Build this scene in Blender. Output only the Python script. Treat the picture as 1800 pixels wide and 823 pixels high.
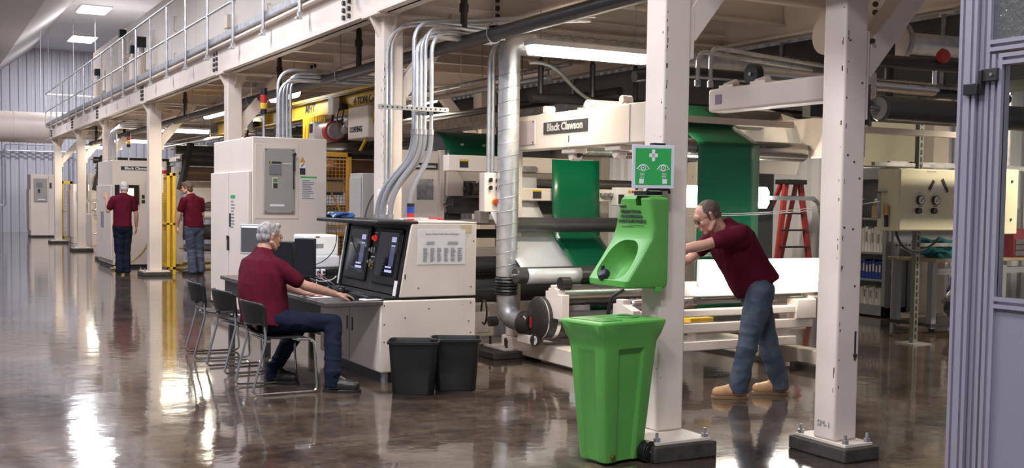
import bpy, bmesh, math, random
import numpy as np
from mathutils import Vector, Matrix, noise, Euler
random.seed(7)
C = bpy.context.scene
COL = C.collection
PI = math.pi
for o in list(bpy.data.objects):
    bpy.data.objects.remove(o)

# ---------------------------------------------------------------- camera
cam_data = bpy.data.cameras.new('camera')
cam = bpy.data.objects.new('camera', cam_data)
COL.objects.link(cam)
cam_data.sensor_width = 36.0
cam_data.lens = 1945.0 / 1800.0 * 36.0
cam_data.shift_y = 42.0 / 1800.0
cam_data.clip_start = 0.05
cam_data.clip_end = 300
_R = Vector((0.87869856, -0.47717343, 0.0139414))
_U = Vector((0.01209448, 0.05144737, 0.99860247))
_F = Vector((0.47722381, 0.87730194, -0.05097789))
cam.matrix_world = Matrix(((_R.x, _U.x, -_F.x, 0), (_R.y, _U.y, -_F.y, 0), (_R.z, _U.z, -_F.z, 1.55), (0, 0, 0, 1)))
C.camera = cam

# ---------------------------------------------------------------- exposure, world
C.view_settings.view_transform = 'Standard'
C.view_settings.look = 'None'
C.view_settings.gamma = 1
C.view_settings.use_curve_mapping = False
C.view_settings.exposure = 0.28
W = bpy.data.worlds.new('world'); C.world = W; W.use_nodes = True
W.node_tree.nodes['Background'].inputs[0].default_value = (0.86, 0.87, 1.0, 1)
W.node_tree.nodes['Background'].inputs[1].default_value = 0.22

def area(name, loc, size, power, color=(1, 1, 1), rot=(0, 0, 0), sy=None, spread=None):
    l = bpy.data.lights.new(name, 'AREA'); l.energy = power; l.color = color
    l.shape = 'RECTANGLE'; l.size = size; l.size_y = sy if sy else size
    if spread: l.spread = spread
    o = bpy.data.objects.new(name, l); COL.objects.link(o); o.location = loc; o.rotation_euler = rot
    return o
COOL = (0.92, 0.93, 1.0)
WARM = (1.0, 0.88, 0.66)
# high bay lamps over the aisle: light from the ceiling fittings
for (x, y) in ((-1.2, 1.0), (1.2, 1.0), (-1.2, 7), (1.2, 7.0), (-1.2, 14), (1.2, 14), (1.2, 21), (1.2, 28), (1.2, 36)):
    area('high_bay_light', (x, y, 6.33), 1.1, 205, COOL)
for (x, y) in ((5.30, 38.3), (5.90, 45.7)):
    area('ceiling_panel_light', (x, y, 7.5), .85, 260, COOL)

# ---------------------------------------------------------------- materials
MATS = {}
def mat(name, col, rough=0.5, metal=0.0, var=0.0, scale=6.0, bump=0.0, bscale=40.0, emit=None, estr=0.0, coat=0.0, spec=0.5, trans=0.0, alpha=1.0, col2=None, detail=4.0, stretch=None, bdist=0.01, rvar=0.0):
    if name in MATS: return MATS[name]
    m = bpy.data.materials.new(name); m.use_nodes = True
    nt = m.node_tree; b = nt.nodes['Principled BSDF']
    b.inputs['Base Color'].default_value = (*col, 1)
    b.inputs['Roughness'].default_value = rough
    b.inputs['Metallic'].default_value = metal
    b.inputs['Coat Weight'].default_value = coat
    b.inputs['Specular IOR Level'].default_value = spec
    b.inputs['Transmission Weight'].default_value = trans
    b.inputs['Alpha'].default_value = alpha
    if emit:
        b.inputs['Emission Color'].default_value = (*emit, 1); b.inputs['Emission Strength'].default_value = estr
    tc = None
    def coords():
        t = nt.nodes.new('ShaderNodeTexCoord'); mp = nt.nodes.new('ShaderNodeMapping')
        nt.links.new(t.outputs['Object'], mp.inputs[0])
        if stretch: mp.inputs['Scale'].default_value = stretch
        return mp.outputs[0]
    if var or col2 or bump or rvar: tc = coords()
    if var or col2:
        n = nt.nodes.new('ShaderNodeTexNoise'); n.inputs['Scale'].default_value = scale; n.inputs['Detail'].default_value = detail
        nt.links.new(tc, n.inputs['Vector'])
        r = nt.nodes.new('ShaderNodeValToRGB')
        c2 = col2 if col2 else tuple(max(0, c * (1 - var)) for c in col)
        r.color_ramp.elements[0].position = 0.35; r.color_ramp.elements[1].position = 0.65
        r.color_ramp.elements[0].color = (*c2, 1); r.color_ramp.elements[1].color = (*col, 1)
        nt.links.new(n.outputs['Fac'], r.inputs['Fac']); nt.links.new(r.outputs[0], b.inputs['Base Color'])
    if rvar:
        n = nt.nodes.new('ShaderNodeTexNoise'); n.inputs['Scale'].default_value = scale * 1.7
        nt.links.new(tc, n.inputs['Vector'])
        mr = nt.nodes.new('ShaderNodeMapRange'); mr.inputs['To Min'].default_value = max(0, rough - rvar); mr.inputs['To Max'].default_value = rough + rvar
        nt.links.new(n.outputs['Fac'], mr.inputs['Value']); nt.links.new(mr.outputs[0], b.inputs['Roughness'])
    if bump:
        n = nt.nodes.new('ShaderNodeTexNoise'); n.inputs['Scale'].default_value = bscale; n.inputs['Detail'].default_value = 3
        nt.links.new(tc, n.inputs['Vector'])
        bp = nt.nodes.new('ShaderNodeBump'); bp.inputs['Strength'].default_value = bump; bp.inputs['Distance'].default_value = bdist
        nt.links.new(n.outputs['Fac'], bp.inputs['Height']); nt.links.new(bp.outputs[0], b.inputs['Normal'])
    MATS[name] = m
    return m

def worn_paint(name, col, chip=(0.16, 0.13, 0.11), amount=0.70):
    m = bpy.data.materials.new(name); m.use_nodes = True; nt = m.node_tree; b = nt.nodes['Principled BSDF']
    b.inputs['Roughness'].default_value = 0.42
    t = nt.nodes.new('ShaderNodeTexCoord')
    n1 = nt.nodes.new('ShaderNodeTexNoise'); n1.inputs['Scale'].default_value = 2.2; n1.inputs['Detail'].default_value = 5
    n2 = nt.nodes.new('ShaderNodeTexNoise'); n2.inputs['Scale'].default_value = 17; n2.inputs['Detail'].default_value = 6; n2.inputs['Roughness'].default_value = 0.7
    nt.links.new(t.outputs['Object'], n1.inputs['Vector']); nt.links.new(t.outputs['Object'], n2.inputs['Vector'])
    r1 = nt.nodes.new('ShaderNodeValToRGB'); r1.color_ramp.elements[0].color = (*[c * 0.90 for c in col], 1); r1.color_ramp.elements[1].color = (*col, 1)
    r1.color_ramp.elements[0].position = 0.35; r1.color_ramp.elements[1].position = 0.6
    nt.links.new(n1.outputs['Fac'], r1.inputs['Fac'])
    r2 = nt.nodes.new('ShaderNodeValToRGB'); r2.color_ramp.elements[0].position = amount; r2.color_ramp.elements[1].position = amount + 0.02
    nt.links.new(n2.outputs['Fac'], r2.inputs['Fac'])
    mx = nt.nodes.new('ShaderNodeMixRGB'); mx.inputs['Color2'].default_value = (*chip, 1)
    nt.links.new(r2.outputs[0], mx.inputs['Fac']); nt.links.new(r1.outputs[0], mx.inputs['Color1']); nt.links.new(mx.outputs[0], b.inputs['Base Color'])
    MATS[name] = m; return m

cream = worn_paint('cream_paint', (0.76, 0.655, 0.585), amount=0.715)
cream_clean = mat('cream_clean', (0.78, 0.68, 0.61), 0.4, var=0.06, scale=1.5)
cream_dirty = worn_paint('cream_dirty', (0.72, 0.63, 0.55), amount=0.675)
housing = mat('housing_panel', (0.77, 0.69, 0.63), 0.42, var=0.06, scale=0.7)
deck_under = mat('deck_underside', (0.76, 0.66, 0.55), 0.6, var=0.15, scale=1.2)
galv = mat('galvanised', (0.72, 0.73, 0.76), 0.36, metal=0.8, var=0.2, scale=9, rvar=0.08)
galv_flat = mat('galvanised_flat', (0.50, 0.49, 0.52), 0.45, metal=0.7, var=0.35, scale=12)
chrome = mat('chrome', (0.75, 0.75, 0.78), 0.14, metal=1.0)
alu = mat('aluminium_profile', (0.40, 0.375, 0.45), 0.38, metal=0.55, var=0.05, scale=3)
dark_metal = mat('dark_metal', (0.05, 0.045, 0.045), 0.4, metal=0.3, var=0.2)
black = mat('black_plastic', (0.010, 0.010, 0.011), 0.42)
black_paint = mat('black_pipe_paint', (0.030, 0.026, 0.026), 0.38, var=0.2)
black_gloss = mat('black_glass', (0.01, 0.01, 0.014), 0.08, coat=0.3)
rubber = mat('dark_rubber_roll', (0.065, 0.062, 0.06), 0.30, var=0.2, scale=3, rvar=0.08)
steel_roll = mat('steel_roll', (0.36, 0.34, 0.32), 0.26, metal=0.85, var=0.12, scale=3, rvar=0.06)
bright_steel = mat('bright_steel', (0.72, 0.71, 0.70), 0.22, metal=0.95, var=0.05)
silver_web = mat('silver_film', (0.86, 0.86, 0.88), 0.38, metal=0.45, var=0.05)
green_web = mat('green_film', (0.0, 0.125, 0.050), 0.30, var=0.12, scale=0.8, coat=0.2)
green_plastic = mat('green_plastic', (0.10, 0.345, 0.065), 0.42, var=0.10, scale=3.0, bump=0.03, bscale=90)
green_dark = mat('green_scuffed_plastic', (0.045, 0.14, 0.04), 0.5, col2=(0.11, 0.36, 0.09), scale=7, stretch=(1, 6, 1))
green_sign = mat('sign_green', (0.03, 0.40, 0.09), 0.4)
white = mat('white_print', (0.82, 0.82, 0.84), 0.5)
paper = mat('paper', (0.72, 0.68, 0.66), 0.7, var=0.05)
ink = mat('ink', (0.03, 0.03, 0.035), 0.6)
inkgrey = mat('grey_ink', (0.25, 0.25, 0.27), 0.6)
yellow = mat('yellow_paint', (0.80, 0.50, 0.03), 0.42, var=0.15, scale=4)
orange = mat('orange_paint', (0.75, 0.36, 0.03), 0.45, var=0.15, scale=5)
red = mat('red_paint', (0.50, 0.03, 0.03), 0.4, var=0.1)
redglow = mat('red_lamp', (0.6, 0.02, 0.02), 0.3, emit=(1, 0.05, 0.04), estr=.35)
blue = mat('blue_plastic', (0.02, 0.05, 0.32), 0.4)
concrete = mat('pedestal_grout', (0.060, 0.052, 0.046), 0.7, var=0.4, scale=14, bump=0.3)
cabgrey = mat('switchgear_grey', (0.36, 0.34, 0.32), 0.4, var=0.04)
midgrey = mat('mid_grey', (0.20, 0.20, 0.22), 0.5)
steelgrey = mat('office_grey', (0.26, 0.275, 0.30), 0.5, var=0.06)
lavender = mat('panel_grey', (0.20, 0.195, 0.235), 0.4)
stone = mat('desk_laminate', (0.105, 0.095, 0.09), 0.3, col2=(0.05, 0.045, 0.043), scale=140)
lampwhite = mat('lamp_diffuser', (0.9, 0.9, 0.9), 0.5, emit=(1, 0.98, 0.93), estr=9)
lampbay = mat('bay_diffuser', (0.9, 0.9, 0.9), 0.5, emit=(0.96, 0.97, 1), estr=7)
lampbox = mat('work_lamp_diffuser', (0.9, 0.9, 0.9), 0.5, emit=(1, 0.97, 0.90), estr=7)
screen_blue = mat('screen_image', (0.02, 0.02, 0.05), 0.15, emit=(0.10, 0.10, 0.22), estr=0.6)
screen_bar = mat('screen_bar', (0.3, 0.3, 0.5), 0.2, emit=(0.45, 0.45, 0.75), estr=0.7)
screen_grey = mat('screen_grey', (0.03, 0.03, 0.035), 0.2, emit=(0.10, 0.10, 0.105), estr=0.5)
screen_white = mat('screen_white', (0.7, 0.7, 0.7), 0.2, emit=(0.9, 0.9, 0.95), estr=0.7)
teal = mat('teal_cloth', (0.02, 0.16, 0.19), 0.8, var=0.4, scale=20, bump=0.4)
cardboard = mat('cardboard', (0.40, 0.22, 0.12), 0.8, var=0.1)
bag_mat = mat('clear_bag', (0.10, 0.10, 0.11), 0.15, bump=1.0, bscale=14, bdist=0.03, coat=0.5)
ladder_red = mat('fibreglass_red', (0.33, 0.025, 0.025), 0.45)
navy = mat('navy_jeans', (0.010, 0.014, 0.032), 0.9, spec=0.15, var=0.4, scale=9, bump=0.25, bscale=500)
denim = mat('washed_denim', (0.085, 0.104, 0.135), 0.9, spec=0.2, col2=(0.042, 0.056, 0.082), scale=6, bump=0.3, bscale=400)
maroon = mat('maroon_cotton', (0.090, 0.005, 0.017), 0.9, spec=0.15, var=0.25, scale=5, bump=0.12, bscale=250)
skin = mat('skin', (0.56, 0.30, 0.22), 0.48, var=0.14, scale=18, bump=0.08, bscale=120)
hair_grey = mat('grey_hair', (0.40, 0.38, 0.38), 0.6, col2=(0.17, 0.16, 0.16), scale=45, bump=0.6, bscale=90, bdist=0.01, stretch=(1, 1, .35))
hair_brown = mat('brown_hair', (0.12, 0.07, 0.045), 0.6, col2=(0.05, 0.03, 0.02), scale=60, bump=0.9, bscale=90)
hair_white = mat('white_hair', (0.62, 0.60, 0.60), 0.6, var=0.3, scale=50, bump=0.6, bscale=90)
hair_dark = mat('cropped_dark_hair', (0.07, 0.045, 0.035), 0.7, col2=(0.13, 0.08, 0.065), scale=80, bump=0.4, bscale=140)
boot_tan = mat('tan_leather', (0.52, 0.29, 0.13), 0.55, var=0.2, scale=12, bump=0.15)
boot_black = mat('black_leather', (0.02, 0.017, 0.016), 0.4, bump=0.1)
sole = mat('sole_rubber', (0.22, 0.13, 0.07), 0.7)
glass = mat('clear_glass', (0.95, 0.98, 0.97), 0.02, trans=1.0, spec=0.5)
glass.node_tree.nodes['Principled BSDF'].inputs['IOR'].default_value = 1.1
glass_dirty = mat('rippled_film_glass', (0.55, 0.58, 0.60), 0.10, trans=0.9, bump=0.8, bscale=35, bdist=0.01)
# ---------------------------------------------------------------- mesh helpers
def tagk(o, kind=None, label=None, cat=None, group=None):
    if kind: o['kind'] = kind
    if label: o['label'] = label
    if cat: o['category'] = cat
    if group: o['group'] = group
    return o

def rootloc(p):
    while p.parent: p = p.parent
    return p.location.copy()

class MB:
    def __init__(s, M=None): s.v = []; s.f = []; s.mi = []; s.M = M; s.cur = 0
    def add(s, vs, fs):
        n = len(s.v)
        for p in vs:
            p = Vector(p); s.v.append(s.M @ p if s.M else p)
        for f in fs: s.f.append([i + n for i in f]); s.mi.append(s.cur)
        return s
    def m(s, i): s.cur = i; return s
    def box(s, x0, x1, y0, y1, z0, z1):
        x0, x1 = min(x0, x1), max(x0, x1); y0, y1 = min(y0, y1), max(y0, y1); z0, z1 = min(z0, z1), max(z0, z1)
        return s.add([(x, y, z) for z in (z0, z1) for y in (y0, y1) for x in (x0, x1)],
                     [(0, 2, 3, 1), (4, 5, 7, 6), (0, 1, 5, 4), (2, 6, 7, 3), (0, 4, 6, 2), (1, 3, 7, 5)])
    def cbox(s, c, sz, R=None):
        hx, hy, hz = [a / 2 for a in sz]; c = Vector(c)
        vs = [Vector((x, y, z)) for z in (-hz, hz) for y in (-hy, hy) for x in (-hx, hx)]
        if R is not None: vs = [R @ v for v in vs]
        return s.add([c + v for v in vs], [(0, 2, 3, 1), (4, 5, 7, 6), (0, 1, 5, 4), (2, 6, 7, 3), (0, 4, 6, 2), (1, 3, 7, 5)])
    def beam(s, a, b, w, h, up=(0, 0, 1)):
        a = Vector(a); b = Vector(b); d = (b - a).normalized(); u = Vector(up); sd = d.cross(u).normalized(); u = sd.cross(d)
        vs = []
        for p in (a, b):
            for i, j in ((-1, -1), (1, -1), (1, 1), (-1, 1)): vs.append(p + sd * i * w / 2 + u * j * h / 2)
        return s.add(vs, [(0, 1, 2, 3), (7, 6, 5, 4), (0, 4, 5, 1), (1, 5, 6, 2), (2, 6, 7, 3), (3, 7, 4, 0)])
    def cyl(s, a, b, r, r2=None, n=20, caps=True):
        a = Vector(a); b = Vector(b); r2 = r if r2 is None else r2
        d = (b - a).normalized(); x = d.orthogonal().normalized(); y = d.cross(x)
        vs = []
        for p, q in ((a, r), (b, r2)):
            for i in range(n):
                t = 2 * PI * i / n; vs.append(p + (x * math.cos(t) + y * math.sin(t)) * q)
        fs = [(i, (i + 1) % n, n + (i + 1) % n, n + i) for i in range(n)]
        if caps: fs += [tuple(range(n - 1, -1, -1)), tuple(range(n, 2 * n))]
        return s.add(vs, fs)
    def tube(s, pts, r, n=10, radii=None):
        pts = [Vector(p) for p in pts]; k = len(pts); vs = []
        x = None
        for i, p in enumerate(pts):
            d = (pts[min(i + 1, k - 1)] - pts[max(i - 1, 0)]).normalized()
            if x is None: x = d.orthogonal().normalized()
            else: x = (x - d * x.dot(d)).normalized()
            y = d.cross(x); q = radii[i] if radii else r
            for j in range(n):
                t = 2 * PI * j / n; vs.append(p + (x * math.cos(t) + y * math.sin(t)) * q)
        fs = []
        for i in range(k - 1):
            for j in range(n): fs.append((i * n + j, i * n + (j + 1) % n, (i + 1) * n + (j + 1) % n, (i + 1) * n + j))
        fs += [tuple(range(n - 1, -1, -1)), tuple(range((k - 1) * n, k * n))]
        return s.add(vs, fs)
    def prism(s, poly, a, b, ax='y'):
        # poly of 2D points; extruded from a to b along axis ax
        def P(u, v, w): return {'y': (u, w, v), 'x': (w, u, v), 'z': (u, v, w)}[ax]
        n = len(poly); vs = [P(u, v, a) for u, v in poly] + [P(u, v, b) for u, v in poly]
        fs = [tuple(range(n)), tuple(range(2 * n - 1, n - 1, -1))] + [(i, n + i, n + (i + 1) % n, (i + 1) % n) for i in range(n)]
        return s.add(vs, fs)
    def lathe(s, prof, c, axis=(0, 0, 1), n=24):
        c = Vector(c); d = Vector(axis).normalized(); x = d.orthogonal().normalized(); y = d.cross(x); vs = []
        for r, h in prof:
            for i in range(n):
                t = 2 * PI * i / n; vs.append(c + d * h + (x * math.cos(t) + y * math.sin(t)) * max(r, 1e-4))
        fs = []
        for k in range(len(prof) - 1):
            for i in range(n): fs.append((k * n + i, k * n + (i + 1) % n, (k + 1) * n + (i + 1) % n, (k + 1) * n + i))
        fs += [tuple(range(n - 1, -1, -1)), tuple(range((len(prof) - 1) * n, len(prof) * n))]
        return s.add(vs, fs)
    def ell(s, c, r, R=None, n=16, m=10):
        c = Vector(c); vs = []
        rr = (r, r, r) if not hasattr(r, '__len__') else r
        for j in range(1, m):
            ph = PI * j / m
            for i in range(n):
                t = 2 * PI * i / n; v = Vector((math.sin(ph) * math.cos(t) * rr[0], math.sin(ph) * math.sin(t) * rr[1], math.cos(ph) * rr[2]))
                vs.append(c + (R @ v if R is not None else v))
        for z in (1, -1):
            v = Vector((0, 0, z * rr[2])); vs.append(c + (R @ v if R is not None else v))
        fs = []
        for j in range(m - 2):
            for i in range(n): fs.append((j * n + i, (j + 1) * n + i, (j + 1) * n + (i + 1) % n, j * n + (i + 1) % n))
        T = (m - 1) * n
        for i in range(n):
            fs.append((T, i, (i + 1) % n)); fs.append((T + 1, (m - 2) * n + (i + 1) % n, (m - 2) * n + i))
        return s.add(vs, fs)
    def quadstrip(s, rows):
        # rows: list of lists of points -> open surface
        n = len(rows[0]); vs = [p for r in rows for p in r]; fs = []
        for i in range(len(rows) - 1):
            for j in range(n - 1): fs.append((i * n + j, i * n + j + 1, (i + 1) * n + j + 1, (i + 1) * n + j))
        return s.add(vs, fs)
    def build(s, name, mats, parent=None, kind=None, label=None, cat=None, group=None, bevel=0, seg=2, smooth=True, solid=0, angle=35, local=False):
        me = bpy.data.meshes.new(name)
        if parent: off = Vector((0, 0, 0)) if local else rootloc(parent)
        else:
            xs = [v.x for v in s.v]; ys = [v.y for v in s.v]; zs = [v.z for v in s.v]
            off = Vector(((min(xs) + max(xs)) / 2, (min(ys) + max(ys)) / 2, min(zs)))
        me.from_pydata([v - off for v in s.v], [], s.f)
        if not isinstance(mats, (list, tuple)): mats = [mats]
        for m in mats: me.materials.append(m)
        if len(mats) > 1: me.polygons.foreach_set('material_index', s.mi)
        bm = bmesh.new(); bm.from_mesh(me); bmesh.ops.recalc_face_normals(bm, faces=bm.faces); bm.to_mesh(me); bm.free()
        if smooth:
            me.polygons.foreach_set('use_smooth', [True] * len(me.polygons)); me.set_sharp_from_angle(angle=math.radians(angle))
        o = bpy.data.objects.new(name, me); COL.objects.link(o)
        if parent: o.parent = parent
        else: o.location = off
        if solid:
            md = o.modifiers.new('solid', 'SOLIDIFY'); md.thickness = solid; md.offset = 0
        if bevel:
            md = o.modifiers.new('bevel', 'BEVEL'); md.width = bevel; md.segments = seg; md.limit_method = 'ANGLE'; md.angle_limit = math.radians(40)
        tagk(o, kind, label, cat, group)
        return o

def thing(name, label, cat, loc, group=None, rotz=0):
    o = bpy.data.objects.new(name, None); COL.objects.link(o); o.location = loc; o.rotation_euler = (0, 0, rotz)
    o.empty_display_size = 0.2
    return tagk(o, None, label, cat, group)

def dup(o, loc=None, rotz=None, label=None, group=None, parent=None):
    c = o.copy(); COL.objects.link(c)
    if parent is not None: c.parent = parent
    if loc is not None: c.location = loc
    if rotz is not None: c.rotation_euler = (0, 0, rotz)
    if label: c['label'] = label
    if group: c['group'] = group
    for ch in list(o.children): dup(ch, parent=c)
    return c

def text(name, s, size, center, xd, yd, m, parent=None, bold=0.0, ext=0.0008, sx=1.0, shear=0, **kw):
    cu = bpy.data.curves.new(name, 'FONT'); cu.body = s; cu.size = size; cu.align_x = 'CENTER'; cu.align_y = 'CENTER'
    cu.offset = bold; cu.extrude = ext; cu.resolution_u = 2; cu.shear = shear
    t = bpy.data.objects.new('tmp', cu); COL.objects.link(t)
    dg = bpy.context.evaluated_depsgraph_get()
    me = bpy.data.meshes.new_from_object(t.evaluated_get(dg)); bpy.data.objects.remove(t)
    xd = Vector(xd).normalized(); yd = Vector(yd).normalized(); zd = xd.cross(yd)
    c = Vector(center)
    off = rootloc(parent) if parent else c
    for v in me.vertices: v.co = c - off + xd * v.co.x * sx + yd * v.co.y + zd * v.co.z
    me.materials.clear(); me.materials.append(m)
    me.name = name
    o = bpy.data.objects.new(name, me); COL.objects.link(o)
    if parent: o.parent = parent
    else: o.location = off
    return tagk(o, **kw)

def arc(c, r, a0, a1, u, v, n=8):
    c = Vector(c); u = Vector(u); v = Vector(v)
    return [c + u * (r * math.cos(a0 + (a1 - a0) * i / n)) + v * (r * math.sin(a0 + (a1 - a0) * i / n)) for i in range(n + 1)]

def bez(p0, p1, p2, p3, n=16):
    p0, p1, p2, p3 = map(Vector, (p0, p1, p2, p3)); out = []
    for i in range(n + 1):
        t = i / n; out.append(p0 * (1 - t) ** 3 + p1 * 3 * t * (1 - t) ** 2 + p2 * 3 * t * t * (1 - t) + p3 * t ** 3)
    return out

def fillet(pts, r, n=6):
    pts = [Vector(p) for p in pts]; out = [pts[0]]
    for i in range(1, len(pts) - 1):
        a, b, c = pts[i - 1], pts[i], pts[i + 1]
        ra = min(r, (a - b).length * .49, (c - b).length * .49)
        p = b + (a - b).normalized() * ra; q = b + (c - b).normalized() * ra
        for k in range(n + 1):
            t = k / n; out.append(p * (1 - t) ** 2 + b * 2 * t * (1 - t) + q * t * t)
    out.append(pts[-1]); return out

# ================================================================ SETTING
def floor_material():
    m = bpy.data.materials.new('polished_concrete'); m.use_nodes = True; nt = m.node_tree; b = nt.nodes['Principled BSDF']
    L = nt.links.new
    t = nt.nodes.new('ShaderNodeTexCoord')
    def nz(scale, det=5, rough=0.55, vec=None, dist=0.0):
        n = nt.nodes.new('ShaderNodeTexNoise'); n.inputs['Scale'].default_value = scale; n.inputs['Detail'].default_value = det
        n.inputs['Roughness'].default_value = rough; n.inputs['Distortion'].default_value = dist
        L(vec or t.outputs['Object'], n.inputs['Vector']); return n
    def ramp(n, p0, c0, p1, c1):
        r = nt.nodes.new('ShaderNodeValToRGB'); r.color_ramp.elements[0].position = p0; r.color_ramp.elements[1].position = p1
        r.color_ramp.elements[0].color = (*c0, 1); r.color_ramp.elements[1].color = (*c1, 1); L(n.outputs['Fac'], r.inputs['Fac']); return r
    a = ramp(nz(1.1, 8, 0.65, dist=0.6), 0.38, (0.036, 0.025, 0.020), 0.62, (0.105, 0.079, 0.062))
    c = ramp(nz(6.5, 8, 0.72, dist=0.8), 0.42, (.8, .8, .8), 0.66, (1.9, 1.8, 1.6))
    mx = nt.nodes.new('ShaderNodeMixRGB'); mx.blend_type = 'MULTIPLY'; mx.inputs['Fac'].default_value = 0.8
    L(a.outputs[0], mx.inputs['Color1']); L(c.outputs[0], mx.inputs['Color2'])
    # saw-cut joints
    br = nt.nodes.new('ShaderNodeTexBrick'); br.offset = 0; br.inputs['Scale'].default_value = 1.0
    br.inputs['Brick Width'].default_value = 4.6; br.inputs['Row Height'].default_value = 4.6; br.inputs['Mortar Size'].default_value = 0.006
    br.inputs['Color1'].default_value = (1, 1, 1, 1); br.inputs['Color2'].default_value = (1, 1, 1, 1); br.inputs['Mortar'].default_value = (0.3, 0.27, 0.25, 1)
    mp = nt.nodes.new('ShaderNodeMapping'); mp.inputs['Location'].default_value = (3.45, 2.2, 0); L(t.outputs['Object'], mp.inputs[0]); L(mp.outputs[0], br.inputs['Vector'])
    m2 = nt.nodes.new('ShaderNodeMixRGB'); m2.blend_type = 'MULTIPLY'; m2.inputs['Fac'].default_value = 1
    L(mx.outputs[0], m2.inputs['Color1']); L(br.outputs['Color'], m2.inputs['Color2'])
    L(m2.outputs[0], b.inputs['Base Color'])
    rr = nt.nodes.new('ShaderNodeMapRange'); rr.inputs['To Min'].default_value = 0.03; rr.inputs['To Max'].default_value = 0.17
    L(nz(3.0, 6, 0.7).outputs['Fac'], rr.inputs['Value']); L(rr.outputs[0], b.inputs['Roughness'])
    b.inputs['Specular IOR Level'].default_value = 0.95
    b.inputs['Coat Weight'].default_value = 0.35; b.inputs['Coat Roughness'].default_value = 0.05
    bp = nt.nodes.new('ShaderNodeBump'); bp.inputs['Strength'].default_value = 0.16; bp.inputs['Distance'].default_value = 0.012
    L(nz(5.0, 3, 0.5).outputs['Fac'], bp.inputs['Height']); L(bp.outputs[0], b.inputs['Normal']); L(bp.outputs[0], b.inputs['Coat Normal'])
    return m
fl = MB().box(-8, 14.3, -5, 50.3, -0.1, 0).build('floor', floor_material(), kind='structure', smooth=False)

def corrugated(name, a, b, h0, h1, m, pitch=0.3, depth=0.06, inward=(0, -1, 0)):
    a = Vector(a); b = Vector(b); d = (b - a).normalized(); L = (b - a).length; n = Vector(inward); pts = []
    k = int(L / pitch)
    for i in range(k):
        s = i * pitch
        for ds, h in ((0, 0), (.35, 0), (.45, 1), (.90, 1), (1.0, 0)):
            pts.append(a + d * (s + ds * pitch) + n * h * depth)
    rows = [[p + Vector((0, 0, h0)) for p in pts], [p + Vector((0, 0, h1)) for p in pts]]
    g = MB().quadstrip(rows)
    # solid backing so the wall has thickness
    q0 = a - n * 0.12; q1 = b - n * 0.02
    g.box(min(q0.x, q1.x), max(q0.x, q1.x), min(q0.y, q1.y), max(q0.y, q1.y), h0, h1)
    return g.build(name, m, kind='structure', smooth=False)
wall_m = mat('liner_panel', (0.66, 0.65, 0.71), 0.5, var=0.05, scale=0.5)
wall_w = mat('white_liner_panel', (0.74, 0.74, 0.80), 0.4, var=0.05, scale=0.5)
corrugated('wall_far', (-8, 50.1, 0), (14, 50.1, 0), 0, 8.2, wall_m, 0.32, 0.07, (0, -1, 0))
corrugated('wall_right', (14, -4, 0), (14, 50, 0), 0, 8.2, wall_w, 0.30, 0.09, (-1, 0, 0))
ceil_m = mat('ceiling_panels', (0.70, 0.70, 0.74), 0.6, var=0.04, scale=0.4)
sof_m = mat('soffit_grey', (0.56, 0.53, 0.52), 0.6, var=0.05, scale=0.4)
g = MB().box(4.57, 14.2, -4, 50.2, 7.6, 7.8)
for y in range(-2, 50, 4): g.box(4.6, 14, y, y + 0.03, 7.59, 7.6)
g.build('ceiling', ceil_m, kind='structure', smooth=False)
MB().prism([(-8, 6.4), (3.02, 6.4), (4.57, 7.6), (4.57, 7.8), (-8, 7.8)], -4, 50.2, 'y').build('ceiling_soffit', sof_m, kind='structure', smooth=False)
# small lugs on soffit
i = 0
for (x, y) in ((2.6, 20), (2.2, 22.5), (3.6, 12)): pass

# ceiling lamps
def bay(cx, cy, z, w, l, lab):
    t = thing('ceiling_light', lab, 'ceiling light', (cx, cy, z), 'ceiling lights')
    MB().box(cx - w / 2 - .05, cx + w / 2 + .05, cy - l / 2 - .05, cy + l / 2 + .05, z - .05, z).build('frame', white, t)
    MB().box(cx - w / 2, cx + w / 2, cy - l / 2, cy + l / 2, z - .07, z - .052).build('diffuser', lampbay, t)
bay(5.30, 38.3, 7.6, .85, 1.5, 'square bright ceiling light nearer the camera, upper one of the visible pair')
bay(5.90, 45.7, 7.6, .85, 1.7, 'square bright ceiling light nearer the far ribbed wall, lower one of the visible pair')
for (x, y) in ((-1.2, 1.0), (1.2, 1.0), (-1.2, 7), (1.2, 7.0), (-1.2, 14), (1.2, 14), (1.2, 21), (1.2, 28), (1.2, 36)):
    MB().box(x - .6, x + .6, y - .6, y + .6, 6.36, 6.4).build('ceiling_light', lampbay, None, label='flat square ceiling light fitted in the soffit over the aisle', cat='ceiling light', group='soffit lights over the aisle')

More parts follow.
